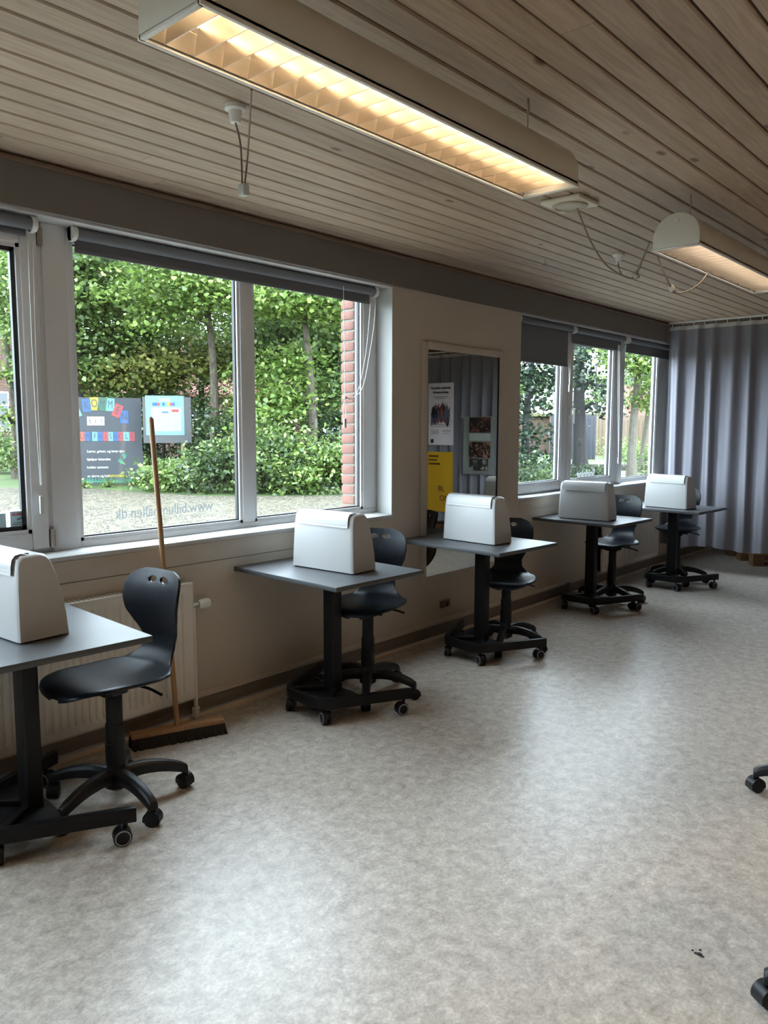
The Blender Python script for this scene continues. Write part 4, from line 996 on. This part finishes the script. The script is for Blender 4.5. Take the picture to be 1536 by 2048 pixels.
def stone_material():
    m, nt, b, N, L = nodes_of('gravel_stone'); g_ = N('ShaderNodeNewGeometry'); cr = N('ShaderNodeValToRGB'); e_ = cr.color_ramp.elements
    e_[0].color = (*srgb(34, 30, 22), 1); e_[1].color = (*srgb(112, 104, 86), 1); L(g_.outputs['Random Per Island'], cr.inputs['Fac']); L(cr.outputs['Color'], b.inputs['Base Color']); b.inputs['Roughness'].default_value = 0.9; return m
def mesh_np(name, V, F, m):
    me = bpy.data.meshes.new(name); me.vertices.add(len(V)); me.vertices.foreach_set('co', V.ravel())
    me.loops.add(F.size); me.loops.foreach_set('vertex_index', F.ravel().astype(np.int32))
    me.polygons.add(len(F)); me.polygons.foreach_set('loop_start', np.arange(0, F.size, 3, dtype=np.int32))
    me.materials.append(m); me.update(calc_edges=True); return me
st_o = link('gravel', mesh_np('gravel', Vst.reshape(-1, 3), (np.arange(len(Pst))[:, None, None]*6+OF[None]).reshape(-1, 3), stone_material()))
tag(st_o, 'pale loose gravel stones on the drive outside the big window', 'gravel', kind='stuff')
L_MAPLE = leaf_material('maple_leaf', srgb(54, 70, 38), srgb(92, 113, 60), srgb(142, 160, 98))
L_DARK = leaf_material('dark_leaf', srgb(34, 48, 30), srgb(60, 78, 48), srgb(100, 118, 76))
L_YEL = leaf_material('yellowing_leaf', srgb(74, 82, 38), srgb(108, 114, 56), srgb(146, 140, 82))
L_BRIGHT = leaf_material('bright_leaf', srgb(66, 88, 38), srgb(104, 128, 58), srgb(154, 172, 98))
L_CON = leaf_material('deep_green_leaf', srgb(20, 32, 22), srgb(34, 50, 36), srgb(58, 76, 54))
M_BARK = mat('lichen_bark', srgb(69,62,51), 0.95, var=0.7, scale=14, stretch=(1, 1, 0.5), bump=0.6, bscale=20)
M_BARKD = mat('dark_bark', srgb(40, 37, 36), 0.95, var=0.4, scale=12, bump=0.6, bscale=20)
M_BARKP = mat('pale_bark', srgb(91,86,76), 0.95, var=0.3, scale=10, bump=0.4, bscale=20)
def tree(label, base, height, trunk_r, crown, n, leaf, bark, size=0.16, cl=60, flat=0.55, lean=(0, 0), z0=2.0, seed=1, simple=False, group='trees outside the windows', name='maple_tree'):
    """crown: list of (dx,dy,z,rx,ry,rz) ellipsoids"""
    rng = np.random.default_rng(seed)
    t = tag(empty(name, base), label, 'tree', group)
    trunk_pts = [Vector((lean[0]*k+0.08*math.sin(k*5+seed), lean[1]*k+0.08*math.cos(k*4+seed), height*0.85*k)) for k in np.linspace(0, 1, 9)]
    MB().tube(trunk_pts, [trunk_r*(1.25 if k == 0 else 1-0.09*k) for k in range(9)], 10).build('trunk', bark, t)
    C = []
    br = MB()
    for (dx, dy, z, rx, ry, rz) in crown:
        k = max(4, int(cl*rx*rz/3)); u = rng.normal(size=(k, 3)); u /= np.linalg.norm(u, axis=1)[:, None]; u *= rng.random((k, 1))**0.45
        cc = np.array((dx, dy, z))+u*np.array((rx, ry, rz)); C.append(cc)
        st = min(height*0.8, max(z-rz*0.6, height*0.2)); i0 = st/(height*0.85)
        a = Vector((lean[0]*i0, lean[1]*i0, st)); b = Vector((dx, dy, z))
        br.tube([a, (a+b)/2+Vector((0, 0, 0.2)), b], [trunk_r*0.42, trunk_r*0.3, trunk_r*0.12], 6)
        for q in cc[::5]: br.tube([b, Vector(q)], [trunk_r*0.16, trunk_r*0.05], 4)
    if br.v: br.build('branches', bark, t)
    C = np.vstack(C); m = len(C); per = max(6, n//m)
    off = rng.normal(size=(m, per, 3))*np.array((0.42, 0.42, 0.13))
    P = (C[:, None, :]+off).reshape(-1, 3)
    P = P[P[:, 2] > 0.1]
    V, F = leaves(P, size, rng, flat, simple)
    tag(link('foliage', mesh_np('foliage', V, F, leaf), t), kind='stuff')
    return t
def shrub(label, base, rx, ry, h, n, leaf, size, seed, name='hedge_shrub', flat=0.45):
    rng = np.random.default_rng(seed)
    s = tag(empty(name, base), label, 'shrub', 'shrubs along the gravel edge')
    k = 26; u = rng.normal(size=(k, 3)); u /= np.linalg.norm(u, axis=1)[:, None]; u *= rng.random((k, 1))**0.5
    cc = u*np.array((rx, ry, h*0.5))+np.array((0, 0, h*0.48))
    sp_ = min(0.22, 0.35*h); per = n//k; P = (cc[:, None, :]+rng.normal(size=(k, per, 3))*np.array((sp_, sp_, sp_*0.5))).reshape(-1, 3); P[:, 2] = np.abs(P[:, 2])
    V, F = leaves(P, size, rng, flat, True)
    tag(link('foliage', mesh_np('foliage', V, F, leaf), s), kind='stuff')
    st = MB()
    for q in cc[::3]: st.tube([(0, 0, 0), tuple(q*np.array((.5, .5, .6))), tuple(q)], [0.02, 0.014, 0.006], 5)
    st.build('stems', M_BARKD, s); return s
def ell(px, py, dist, base, r, rz, ry=None):
    p = at_d(px, py, dist); return (p.x-base.x, p.y-base.y, p.z-base.z, r, ry or r, rz)

def make_tree(px, dist, h, tr, crown_px, n, leaf, bark, label, seed, lean_px=0, size=0.16, **kw):
    b = gnd(px, dist); size *= 0.62; n = int(n*2.3)
    cr = [ell(cx, cy, d, b, r, rz) for (cx, cy, d, r, rz) in crown_px]
    top = gnd(px+lean_px, dist)
    return tree(label, b, h, tr, cr, n, leaf, bark, size, lean=(top.x-b.x, top.y-b.y), seed=seed, **kw)
# trees behind the gravel, seen through the big window
make_tree(432, 22, 7.5, 0.16, [(420, 590, 21, 1.5, .8), (360, 540, 21.5, 1.6, .9), (470, 520, 21, 1.4, .9), (400, 470, 21, 2.2, .9), (300, 610, 22, 1.3, .7)], 5200, L_BRIGHT, M_BARK, 'maple tree with a lichen trunk right of the info board', 11, -20)
make_tree(622, 20.5, 7.2, 0.15, [(620, 600, 19.5, 1.3, .5), (560, 575, 19.2, 1.0, .5), (680, 590, 20, 1.1, .7), (600, 520, 20, 1.7, .8), (560, 760, 21, .9, 1.0), (540, 850, 20.5, .7, .9)], 5200, L_BRIGHT, M_BARK, 'maple tree with a forked lichen trunk seen left of the brick jamb', 12, -12)
make_tree(585, 23, 7.5, 0.12, [(590, 680, 24, 1.8, 1.2), (520, 690, 24, 1.6, 1.3), (650, 740, 24.5, 1.4, 1.6), (560, 600, 24.5, 2, 1.2)], 6000, L_MAPLE, M_BARKD, 'slender dark maple tree behind the forked one', 13, -30)
make_tree(700, 22, 7.5, 0.13, [(700, 820, 21.5, .9, 1.0), (680, 690, 22.5, 1.2, 1.5), (720, 580, 23, 1.6, 1.2)], 3600, L_MAPLE, M_BARK, 'leafy tree just left of the brick jamb', 14, 0)
make_tree(300, 25, 8, 0.13, [(250, 640, 25, 1.9, 1.0), (330, 690, 25, 1.9, 1.1), (200, 700, 25, 1.7, 1.1), (280, 560, 25, 2.2, 1.1), (180, 560, 25, 2.0, 1.2), (300, 760, 25.5, 1.5, .8)], 7500, L_MAPLE, M_BARKD, 'broad maple tree above the two boards', 15, 20)
make_tree(330, 24, 4, 0.06, [(330, 735, 23.6, 1.5, .45), (250, 755, 23.6, 1.3, .4), (420, 700, 23.8, .8, .5)], 1700, L_YEL, M_BARKD, 'small tree with yellowing leaves above the welcome board', 16, 0)
make_tree(160, 24, 8, 0.14, [(150, 560, 23.6, 1.8, 1.2), (110, 640, 23.6, 1.6, 1.3), (160, 740, 24, 1.3, 1.0), (170, 500, 23, 1.8, .8)], 5000, L_MAPLE, M_BARKD, 'maple tree left of the welcome board behind the window post', 17, 0)
make_tree(30, 27, 8, 0.17, [(10, 545, 26, 1.6, .8), (40, 490, 26, 1.9, .9), (-50, 580, 26, 1.6, .8), (2, 745, 25, .35, .3), (0, 835, 25, .4, .25)], 2200, L_BRIGHT, M_BARK, 'ivy-clad tree in front of the brick house at the left', 18, -18)
# dense backdrop
for i, (px, d, lf) in enumerate(((130, 30, L_DARK), (220, 31, L_MAPLE), (310, 30, L_DARK), (400, 30, L_DARK), (480, 29, L_MAPLE), (560, 29, L_DARK), (640, 28, L_DARK), (720, 28, L_MAPLE), (800, 29, L_DARK))):
    make_tree(px, d, 9, 0.14, [(px, 820, d, 1.7, 1.1), (px+30, 740, d, 2.0, 1.2), (px-30, 660, d+1, 2.2, 1.3), (px+10, 580, d+1, 2.2, 1.3), (px, 500, d+1, 2.4, 1.2)], 4200, lf, M_BARKD, 'dense dark tree in the thicket behind the maples', 40+i, 0, size=0.2, name='backdrop_tree', simple=True)
# understorey
for i, (px, d, h, rx, lf) in enumerate(((312, 20.6, 0.75, .36, L_MAPLE), (342, 20.4, 0.8, .45, L_BRIGHT), (385, 20.0, 1.0, .7, L_MAPLE), (430, 19.8, 1.2, .8, L_DARK), (475, 19.6, 1.6, 1.0, L_MAPLE), (520, 19.4, 1.9, .9, L_MAPLE), (560, 19.4, 1.5, .9, L_DARK), (600, 19.2, 1.5, .9, L_BRIGHT), (645, 19.2, 1.6, .9, L_MAPLE), (690, 19.3, 1.5, .9, L_BRIGHT), (735, 19.5, 1.8, 1.0, L_MAPLE), (470, 21.5, 2.6, 1.2, L_DARK), (540, 21.5, 3.2, 1.1, L_YEL), (660, 21.5, 2.6, 1.2, L_DARK), (400, 23.8, 2.4, 1.1, L_DARK), (300, 24.6, 2.2, 1.2, L_DARK), (214, 22.2, .24, .2, L_BRIGHT), (165, 21.9, .2, .16, L_BRIGHT), (266, 22.1, .2, .2, L_MAPLE), (20, 30, 1.6, 1.5, L_MAPLE), (-40, 30, 1.8, 1.5, L_DARK), (55, 27, 1.4, .8, L_MAPLE), (800, 20.5, 2.0, 1.2, L_DARK))):
    if h < 0.5: lb = 'low leafy plant sprouting at the foot of the welcome board'
    elif px < 100: lb = 'shrub in front of the brick house at the left'
    elif d > 21: lb = 'taller dark shrub rising behind the hedge at the gravel edge'
    else: lb = 'leafy green shrub in the hedge along the gravel edge'
    shrub(lb, gnd(px, d), rx, 0.8 if h > 0.5 else 0.2, h, 1500 if h > 1 else (700 if h > 0.5 else 110), lf, 0.11 if h > 0.5 else 0.07, 60+i)

# welcome board
def board_frame(px, dist): 
    b = gnd(px, dist); n = Vector((CAM.x-b.x, CAM.y-b.y, 0)).normalized(); r = Vector((-n.y, n.x, 0)); return b, r, n
DB = 22.6
b, r, n = board_frame(190, DB); r = -r if r.dot(rt) < 0 else r
u = Vector((0, 0, 1))
PXM = DB/FPX*1.0/math.cos(PIT)   # metres per pixel, about
tl = at_d(190, 795, DB).z; bl = at_d(190, 968, DB).z; hb = tl-bl; wb_ = 172*DB/FPX*0.97
ctr = Vector((b.x, b.y, (tl+bl)/2))
bd = tag(empty('welcome_board', b), 'dark school welcome board with coloured letter tiles beside the gravel', 'sign')
M_BOARD = mat('slate_paint', srgb(45,48,53), 0.7, var=0.1, scale=2)
plate(MB(), ctr-b, r, u, wb_, hb, 0.04).build('panel', M_BOARD, bd)
for s in (-0.7, 0.7):
    q = r*(wb_/2*s); MB().obox(Vector((q.x, q.y, 0.1))-n*0.06, r*0.04, n*0.03, u*0.35).build('post', M_PALLET, bd)
def bpx(px, py, off=0.024): # pixel -> local point on the board
    d = ray(px, py); tt = ((ctr+n*off)-CAM).dot(n)/d.dot(n); return CAM+d*tt-b
COLS = {'b': srgb(31,65,109), 'y': srgb(134,117,23), 'g': srgb(35,71,53), 'c': srgb(74,115,118), 'r': srgb(124,43,45), 'o': srgb(134,65,42), 'w': srgb(134,131,126)}
TM = {k: mat('tile_'+k, v, 0.6, var=0.03) for k, v in COLS.items()}
M_LT = mat('letter_ink', (0.02, 0.025, 0.04), 0.6)
PW_ = DB/FPX
def tile(px, py, w, h, ch, c, rot=0.0, ink=None, k=0.8):
    p = bpx(px, py); a = R(rot); rr = r*math.cos(a)+u*math.sin(a); uu = -r*math.sin(a)+u*math.cos(a)
    o = plate(MB(), p, rr, uu, w*PW_, h*PW_, 0.008).build('letter_tile', TM[c], bd)
    text('letter', ch, h*PW_*k*1.1, ink or M_LT, o, p+n*0.006, rr, uu, extr=0.001, bold=0.0, sx=0.56 if ch == 'M' else 0.7)
for px, py, ch, c, a in ((119, 838, 'V', 'r', 25), (135, 824, 'E', 'y', 18), (151, 822, 'L', 'c', 22), (173, 811, 'K', 'b', 4), (188.5, 807.5, 'O', 'y', 2), (204.5, 808, 'M', 'g', -9), (220.5, 809.5, 'M', 'c', -3), (235, 821.5, 'E', 'r', -22), (248.5, 834, 'N', 'b', 0)):
    tile(px, py, 15, 24, ch, c, a)
for px, ch in ((180, 't'), (191.5, 'i'), (203, 'l')): tile(px, 842, 10.5, 16.5, ch, 'w', 0, None, 0.8)
for px, ch, c in ((106, 'B', 'r'), (117, 'I', 'b'), (128, 'L', 'c'), (139, 'L', 'r'), (150, 'L', 'y'), (164.5, 'U', 'o'), (175, 'M', 'b'), (190, 'F', 'c'), (200.5, 'R', 'b'), (211, 'I', 'r'), (221, 'S', 'c'), (231.5, 'K', 'b'), (242, 'O', 'r'), (253, 'L', 'c'), (264, 'E', 'r')):
    if px == 106: continue
    tile(px, 873, 10, 17, ch if px != 117 else 'B', c)
M_CHALK = mat('chalk_white', srgb(144,141,136), 0.7); M_CHY = mat('chalk_yellow', srgb(136,121,22), 0.7); M_TEAL = mat('teal_paint', srgb(39,100,80), 0.7)
for px, py, s_ in ((174, 903, 'Lærer, griner, og lever sjov'), (174, 919, 'hjælper hinanden'), (174, 935, 'holder sammen'), (175, 952.5, 'er skøre og helt')):
    text('lettering', s_, 0.088, M_CHALK, bd, bpx(px, py), r, u, 'LEFT', 0.001, 0.003, sx=1.0)
text('lettering', 'FANTASTISKE', 0.085, M_CHY, bd, bpx(216, 952.5), r, u, 'LEFT', 0.001, 0.004, sx=0.82)
def hand(px, py, rot, s):
    m = MB(); a = R(rot); p = bpx(px, py, 0.026); X = r*math.cos(a)+u*math.sin(a); Y = -r*math.sin(a)+u*math.cos(a)
    m.add([p+X*(0.04*s*math.cos(t*math.pi/6))+Y*(0.045*s*math.sin(t*math.pi/6)) for t in range(12)], [tuple(range(12))])
    for k, (ax, ln2) in enumerate(((-38, .1), (-16, .12), (2, .125), (20, .115), (58, .085))):
        d = X*math.sin(R(ax))+Y*math.cos(R(ax)); e_ = Vector(n).cross(d)*0.009*s
        m.add([p+d*0.04*s-e_, p+d*0.04*s+e_, p+d*ln2*s+e_, p+d*ln2*s-e_], [(0, 1, 2, 3)])
    m.build('hand_print', M_TEAL, bd, smooth=False)
hand(249, 914, 5, 1.0); hand(243, 925, 35, 1.0)
gm = MB()
for k in range(70):
    px = 112+k*2.3; p = bpx(px, 965, 0.027); hgt = random.uniform(0.08, 0.18); e_ = r*0.016
    gm.add([p-e_, p+e_, p+r*random.uniform(-.03, .03)+u*hgt], [(0, 1, 2)])
gm.build('painted_grass', M_TEAL, bd, smooth=False)
# info board on a post
D2 = 22.0
b, r, n = board_frame(335, D2); r = -r if r.dot(rt) < 0 else r
tl = at_d(333, 794, D2).z; bl = at_d(333, 886, D2).z; ctr = Vector((b.x, b.y, (tl+bl)/2)); PW_ = D2/FPX
ib = tag(empty('info_board', b), 'square grey notice board with a pale blue sponsor sheet on a post', 'sign')
plate(MB(), ctr-b, r, u, 89*PW_, tl-bl, 0.03).build('panel', mat('grey_board', srgb(62,62,63), 0.7), ib)
q = bpx(365.5, 890, -0.02); MB().box(-0.045, 0.045, -0.03, 0.03, -0.1, bl-GZ+0.2).build('post', mat('pale_post', srgb(104,92,65), 0.8, var=0.15), ib, loc=(q.x-n.x*0.05, q.y-n.y*0.05, 0))
c = bpx(330, 831, 0.02); plate(MB(), c, r, u, 71*PW_, 75*PW_, 0.006).build('sheet', mat('sky_sheet', srgb(85,114,120), 0.5), ib)
cell = MB()
for i in range(3):
    for j in range(3): plate(cell, bpx(312.5+i*20, 822.5+j*16, 0.0245), r, u, 18.6*PW_, 15*PW_, 0.002)
cell.build('grid_cells', mat('sheet_white', srgb(121,126,127), 0.5), ib)
plate(MB(), bpx(329, 800, 0.0245), r, u, 20*PW_, 6*PW_, 0.002).build('title_strip', TM['w'], ib)
text('lettering', 'Sponsorer', 0.055, M_LT, ib, bpx(329, 800, 0.027), r, u)
for k in range(10):
    plate(MB(), bpx(307+k*5, 808.5, 0.0245), r, u, 4.4*PW_, 6*PW_, 0.002).build('letter_tile', TM['bbrcbcyrbc'[k]], ib)
plate(MB(), bpx(330, 824.5, 0.027), r, u, 12*PW_, 3*PW_, 0.001).build('logo', mat('logo_blue', srgb(40, 80, 140), 0.6), ib)
plate(MB(), bpx(350.5, 821.5, 0.027), r, u, 13*PW_, 5*PW_, 0.001).build('logo', TM['r'], ib)
ln = MB()
for px, py, w in ((310, 821, 13), (330, 820.5, 12), (314, 838.5, 8), (330, 837, 9), (330, 840, 4)): plate(ln, bpx(px, py, 0.027), r, u, w*PW_, 1.6*PW_, 0.001)
ln.build('print', M_GR, ib)

# buildings
def house(name, label, base, L, D, h, rz, wallm, roofm, roof_h, wins):
    hs = tag(empty(name, base, rz), label, 'building')
    MB().prism([(-D/2, 0), (D/2, 0), (D/2, h), (0, h+roof_h), (-D/2, h)], 'x', -L/2, L/2).build('walls', wallm, hs, smooth=False)
    for s in (-1, 1):
        a = Vector((0, s*(D/2+0.35), h-0.35*roof_h/(D/2))); t = Vector((0, 0, h+roof_h+0.05))
        MB().add([(-L/2-.3, a.y, a.z), (L/2+.3, a.y, a.z), (L/2+.3, 0, t.z), (-L/2-.3, 0, t.z), (-L/2-.3, a.y, a.z+.15), (L/2+.3, a.y, a.z+.15), (L/2+.3, 0, t.z+.15), (-L/2-.3, 0, t.z+.15)],
                 [(0, 1, 2, 3), (4, 5, 6, 7), (0, 1, 5, 4), (1, 2, 6, 5), (2, 3, 7, 6), (3, 0, 4, 7)]).build('roof', roofm, hs, smooth=False)
    for (x, z, w, hh) in wins:
        f = MB(); f.box(x-w/2, x+w/2, -D/2-0.04, -D/2+0.02, z, z+hh); fo = f.build('window', M_PVC, hs)
        for s in (-1, 1):
            for k in range(3):
                MB().box(x+s*w/4-w/4+.06, x+s*w/4+w/4-.06, -D/2-0.055, -D/2-0.035, z+.06+k*(hh-.06)/3, z+(k+1)*(hh-.06)/3).build('pane', mat('dark_pane', srgb(120, 132, 140), 0.1), fo, smooth=False)
    return hs
M_HB = brick_material('house_brick'); M_ROOF = mat('red_tile_roof', srgb(101,51,41), 0.8, var=0.2, scale=3)
def facing(b): return math.atan2(CAM.y-b.y, CAM.x-b.x)+math.pi/2
b = gnd(-20, 42); house('brick_house', 'red brick gabled house beyond the trees at the left', b, 13, 8, 4.3, facing(b)+R(78), M_HB, M_ROOF, 3.4, ())
hw = bpy.data.objects['brick_house']
# gable window facing the camera (two tall ones)
for x_, z_ in ((-1.7, 1.4), (0.2, 1.4), (2.0, 1.4)):
    f = MB(); f.box(-6.56, -6.48, x_-0.45, x_+0.45, z_, z_+1.6); fo = f.build('window', M_PVC, hw)
    for sy in (-1, 1):
        for k in range(3): MB().box(-6.58, -6.55, x_+sy*0.215-0.17, x_+sy*0.215+0.17, z_+0.08+k*0.51, z_+0.52+k*0.51).build('pane', mat('dark_pane', srgb(60, 66, 70), 0.1), fo, smooth=False)
b = gnd(460, 47); house('brick_school', 'long red brick building hidden behind the thicket', b, 20, 8, 3.4, facing(b), M_HB, M_ROOF, 2.6, [(-8+k*3.4, 1.0, 1.5, 1.5) for k in range(5)])
b = gnd(1330, 66); house('red_house', 'red house with a red tiled roof beyond the lawn', b, 8, 7, 2.3, facing(b)+R(8), mat('red_boards', srgb(97,53,44), 0.8, var=0.1), M_ROOF, 2.4, [(-1.5, 0.9, 1.1, 1.2), (2.0, 0.9, 1.1, 1.2)])
b = gnd(1085, 50); house('timber_shed', 'brown timber shed with a flat mossy roof', b, 9, 4, 2.3, facing(b), mat('brown_boards', srgb(85,65,51), 0.85, var=0.15, scale=3, stretch=(8, 8, .3)), mat('moss_roof', srgb(92,88,57), 0.9), 0.25, ())
# pale plank fence and dark screen beside it
b = gnd(1205, 47); fn = tag(empty('plank_fence', b, facing(b)), 'pale vertical plank fence beside the dark screen', 'fence')
fm = MB().box(0, 0.18, 0, 0.03, 0, 2.3).mesh('plank', mat('pale_boards', srgb(97,82,65), 0.85, var=0.15, scale=3), 0.004)
for k in range(30): link('plank', fm, fn, (-3.0+k*0.2, 0, 0))
b = gnd(1162, 41); sc = tag(empty('dark_screen', b, facing(b)), 'tall dark board screen behind the big trunk', 'screen')
sm_ = MB().box(0, 0.19, 0, 0.03, 0, 2.25).mesh('plank', mat('charcoal_boards', srgb(47,48,56), 0.8, var=0.2), 0.004)
for k in range(9): link('plank', sm_, sc, (-1.05+k*0.2, 0, 0))
b = gnd(1105, 39); sc = tag(empty('dark_screen', b, facing(b)), 'narrow dark board screen left of the big trunk', 'screen')
for k in range(3): link('plank', sm_, sc, (-0.1+k*0.2, 0, 0))
b = gnd(1200, 31); kb = tag(empty('timber_kerb', b, facing(b)), 'low dark timber kerb across the lawn', 'kerb')
for k in range(6): MB().box(-1.48, 1.48, 0, 0.2, 0, 0.22).build('sleeper', mat('dark_timber', srgb(70, 62, 54), 0.9), kb, bevel=0.01, loc=(-7.5+k*3, 0, 0))

# trees seen through the far window
make_tree(1160, 26, 8, 0.25, [(1150, 735, 26, .9, .5), (1190, 770, 26, .7, .4), (1110, 690, 26.5, 1.0, .5), (1200, 695, 26, .9, .5), (1130, 640, 26, 1.6, .6), (1205, 815, 26, .35, .2)], 1100, L_CON, M_BARKD, 'big dark-trunked tree in the middle of the far window', 71, 3, size=0.17)
make_tree(1055, 22, 7, 0.13, [(1048, 745, 22, .8, .5), (1080, 780, 22, .6, .4), (1042, 815, 22, .6, .3), (1058, 868, 21.5, .5, .25), (1050, 915, 21.5, .55, .25), (1085, 700, 22, .9, .4), (1045, 680, 22, 1.0, .4)], 1700, L_CON, M_BARKD, 'dark tree with low branches below the half-lowered blind', 72, 12, size=0.15)
make_tree(1272, 25, 7.5, 0.15, [(1265, 715, 24, .9, .3), (1290, 690, 24, .9, .4), (1250, 690, 24, .8, .3), (1310, 730, 24.5, .5, .5), (1300, 790, 25, .35, .4)], 1200, L_BRIGHT, M_BARKP, 'pale-trunked maple tree near the curtain edge', 73, -5)
make_tree(1288, 30, 7, 0.11, [(1285, 740, 30, 1.2, .6), (1310, 800, 30, .8, .5)], 900, L_MAPLE, M_BARKP, 'slim tree behind the pale-trunked maple', 74, 8)
for i, (px, d, h, rx, lf) in enumerate(((1046, 20.5, .9, .45, L_DARK), (1075, 21.5, .5, .3, L_MAPLE), (1120, 24.5, .5, .3, L_DARK), (1190, 25, .45, .4, L_DARK), (1290, 34, 1.2, 1.2, L_BRIGHT), (1260, 36, .9, .8, L_MAPLE), (1318, 26, 1.0, .6, L_MAPLE), (1245, 43, 1.3, 1.6, L_BRIGHT))):
    shrub('%s shrub on the lawn outside the far window' % ['leafy', 'bright green', 'tiny dark', 'low dark', 'bright-leaved', 'rounded', 'tall', 'distant broad'][i], gnd(px, d), rx, 0.7, h, 900, lf, 0.10, 90+i, name='lawn_shrub')
for i, (px, d) in enumerate(((1040, 75), (1110, 80), (1190, 78), (1250, 82), (1330, 80))):
    make_tree(px, d, 9, 0.2, [(px, 790, d, 3.5, 2.2), (px+12, 760, d, 2.6, 2.0)], 900, L_MAPLE, M_BARKD, 'distant roundish tree behind the roofs, %s' % ['leftmost', 'second from the left', 'middle one', 'second from the right', 'rightmost'][i], 110+i, 0, size=0.5, name='distant_tree', simple=True, cl=14)
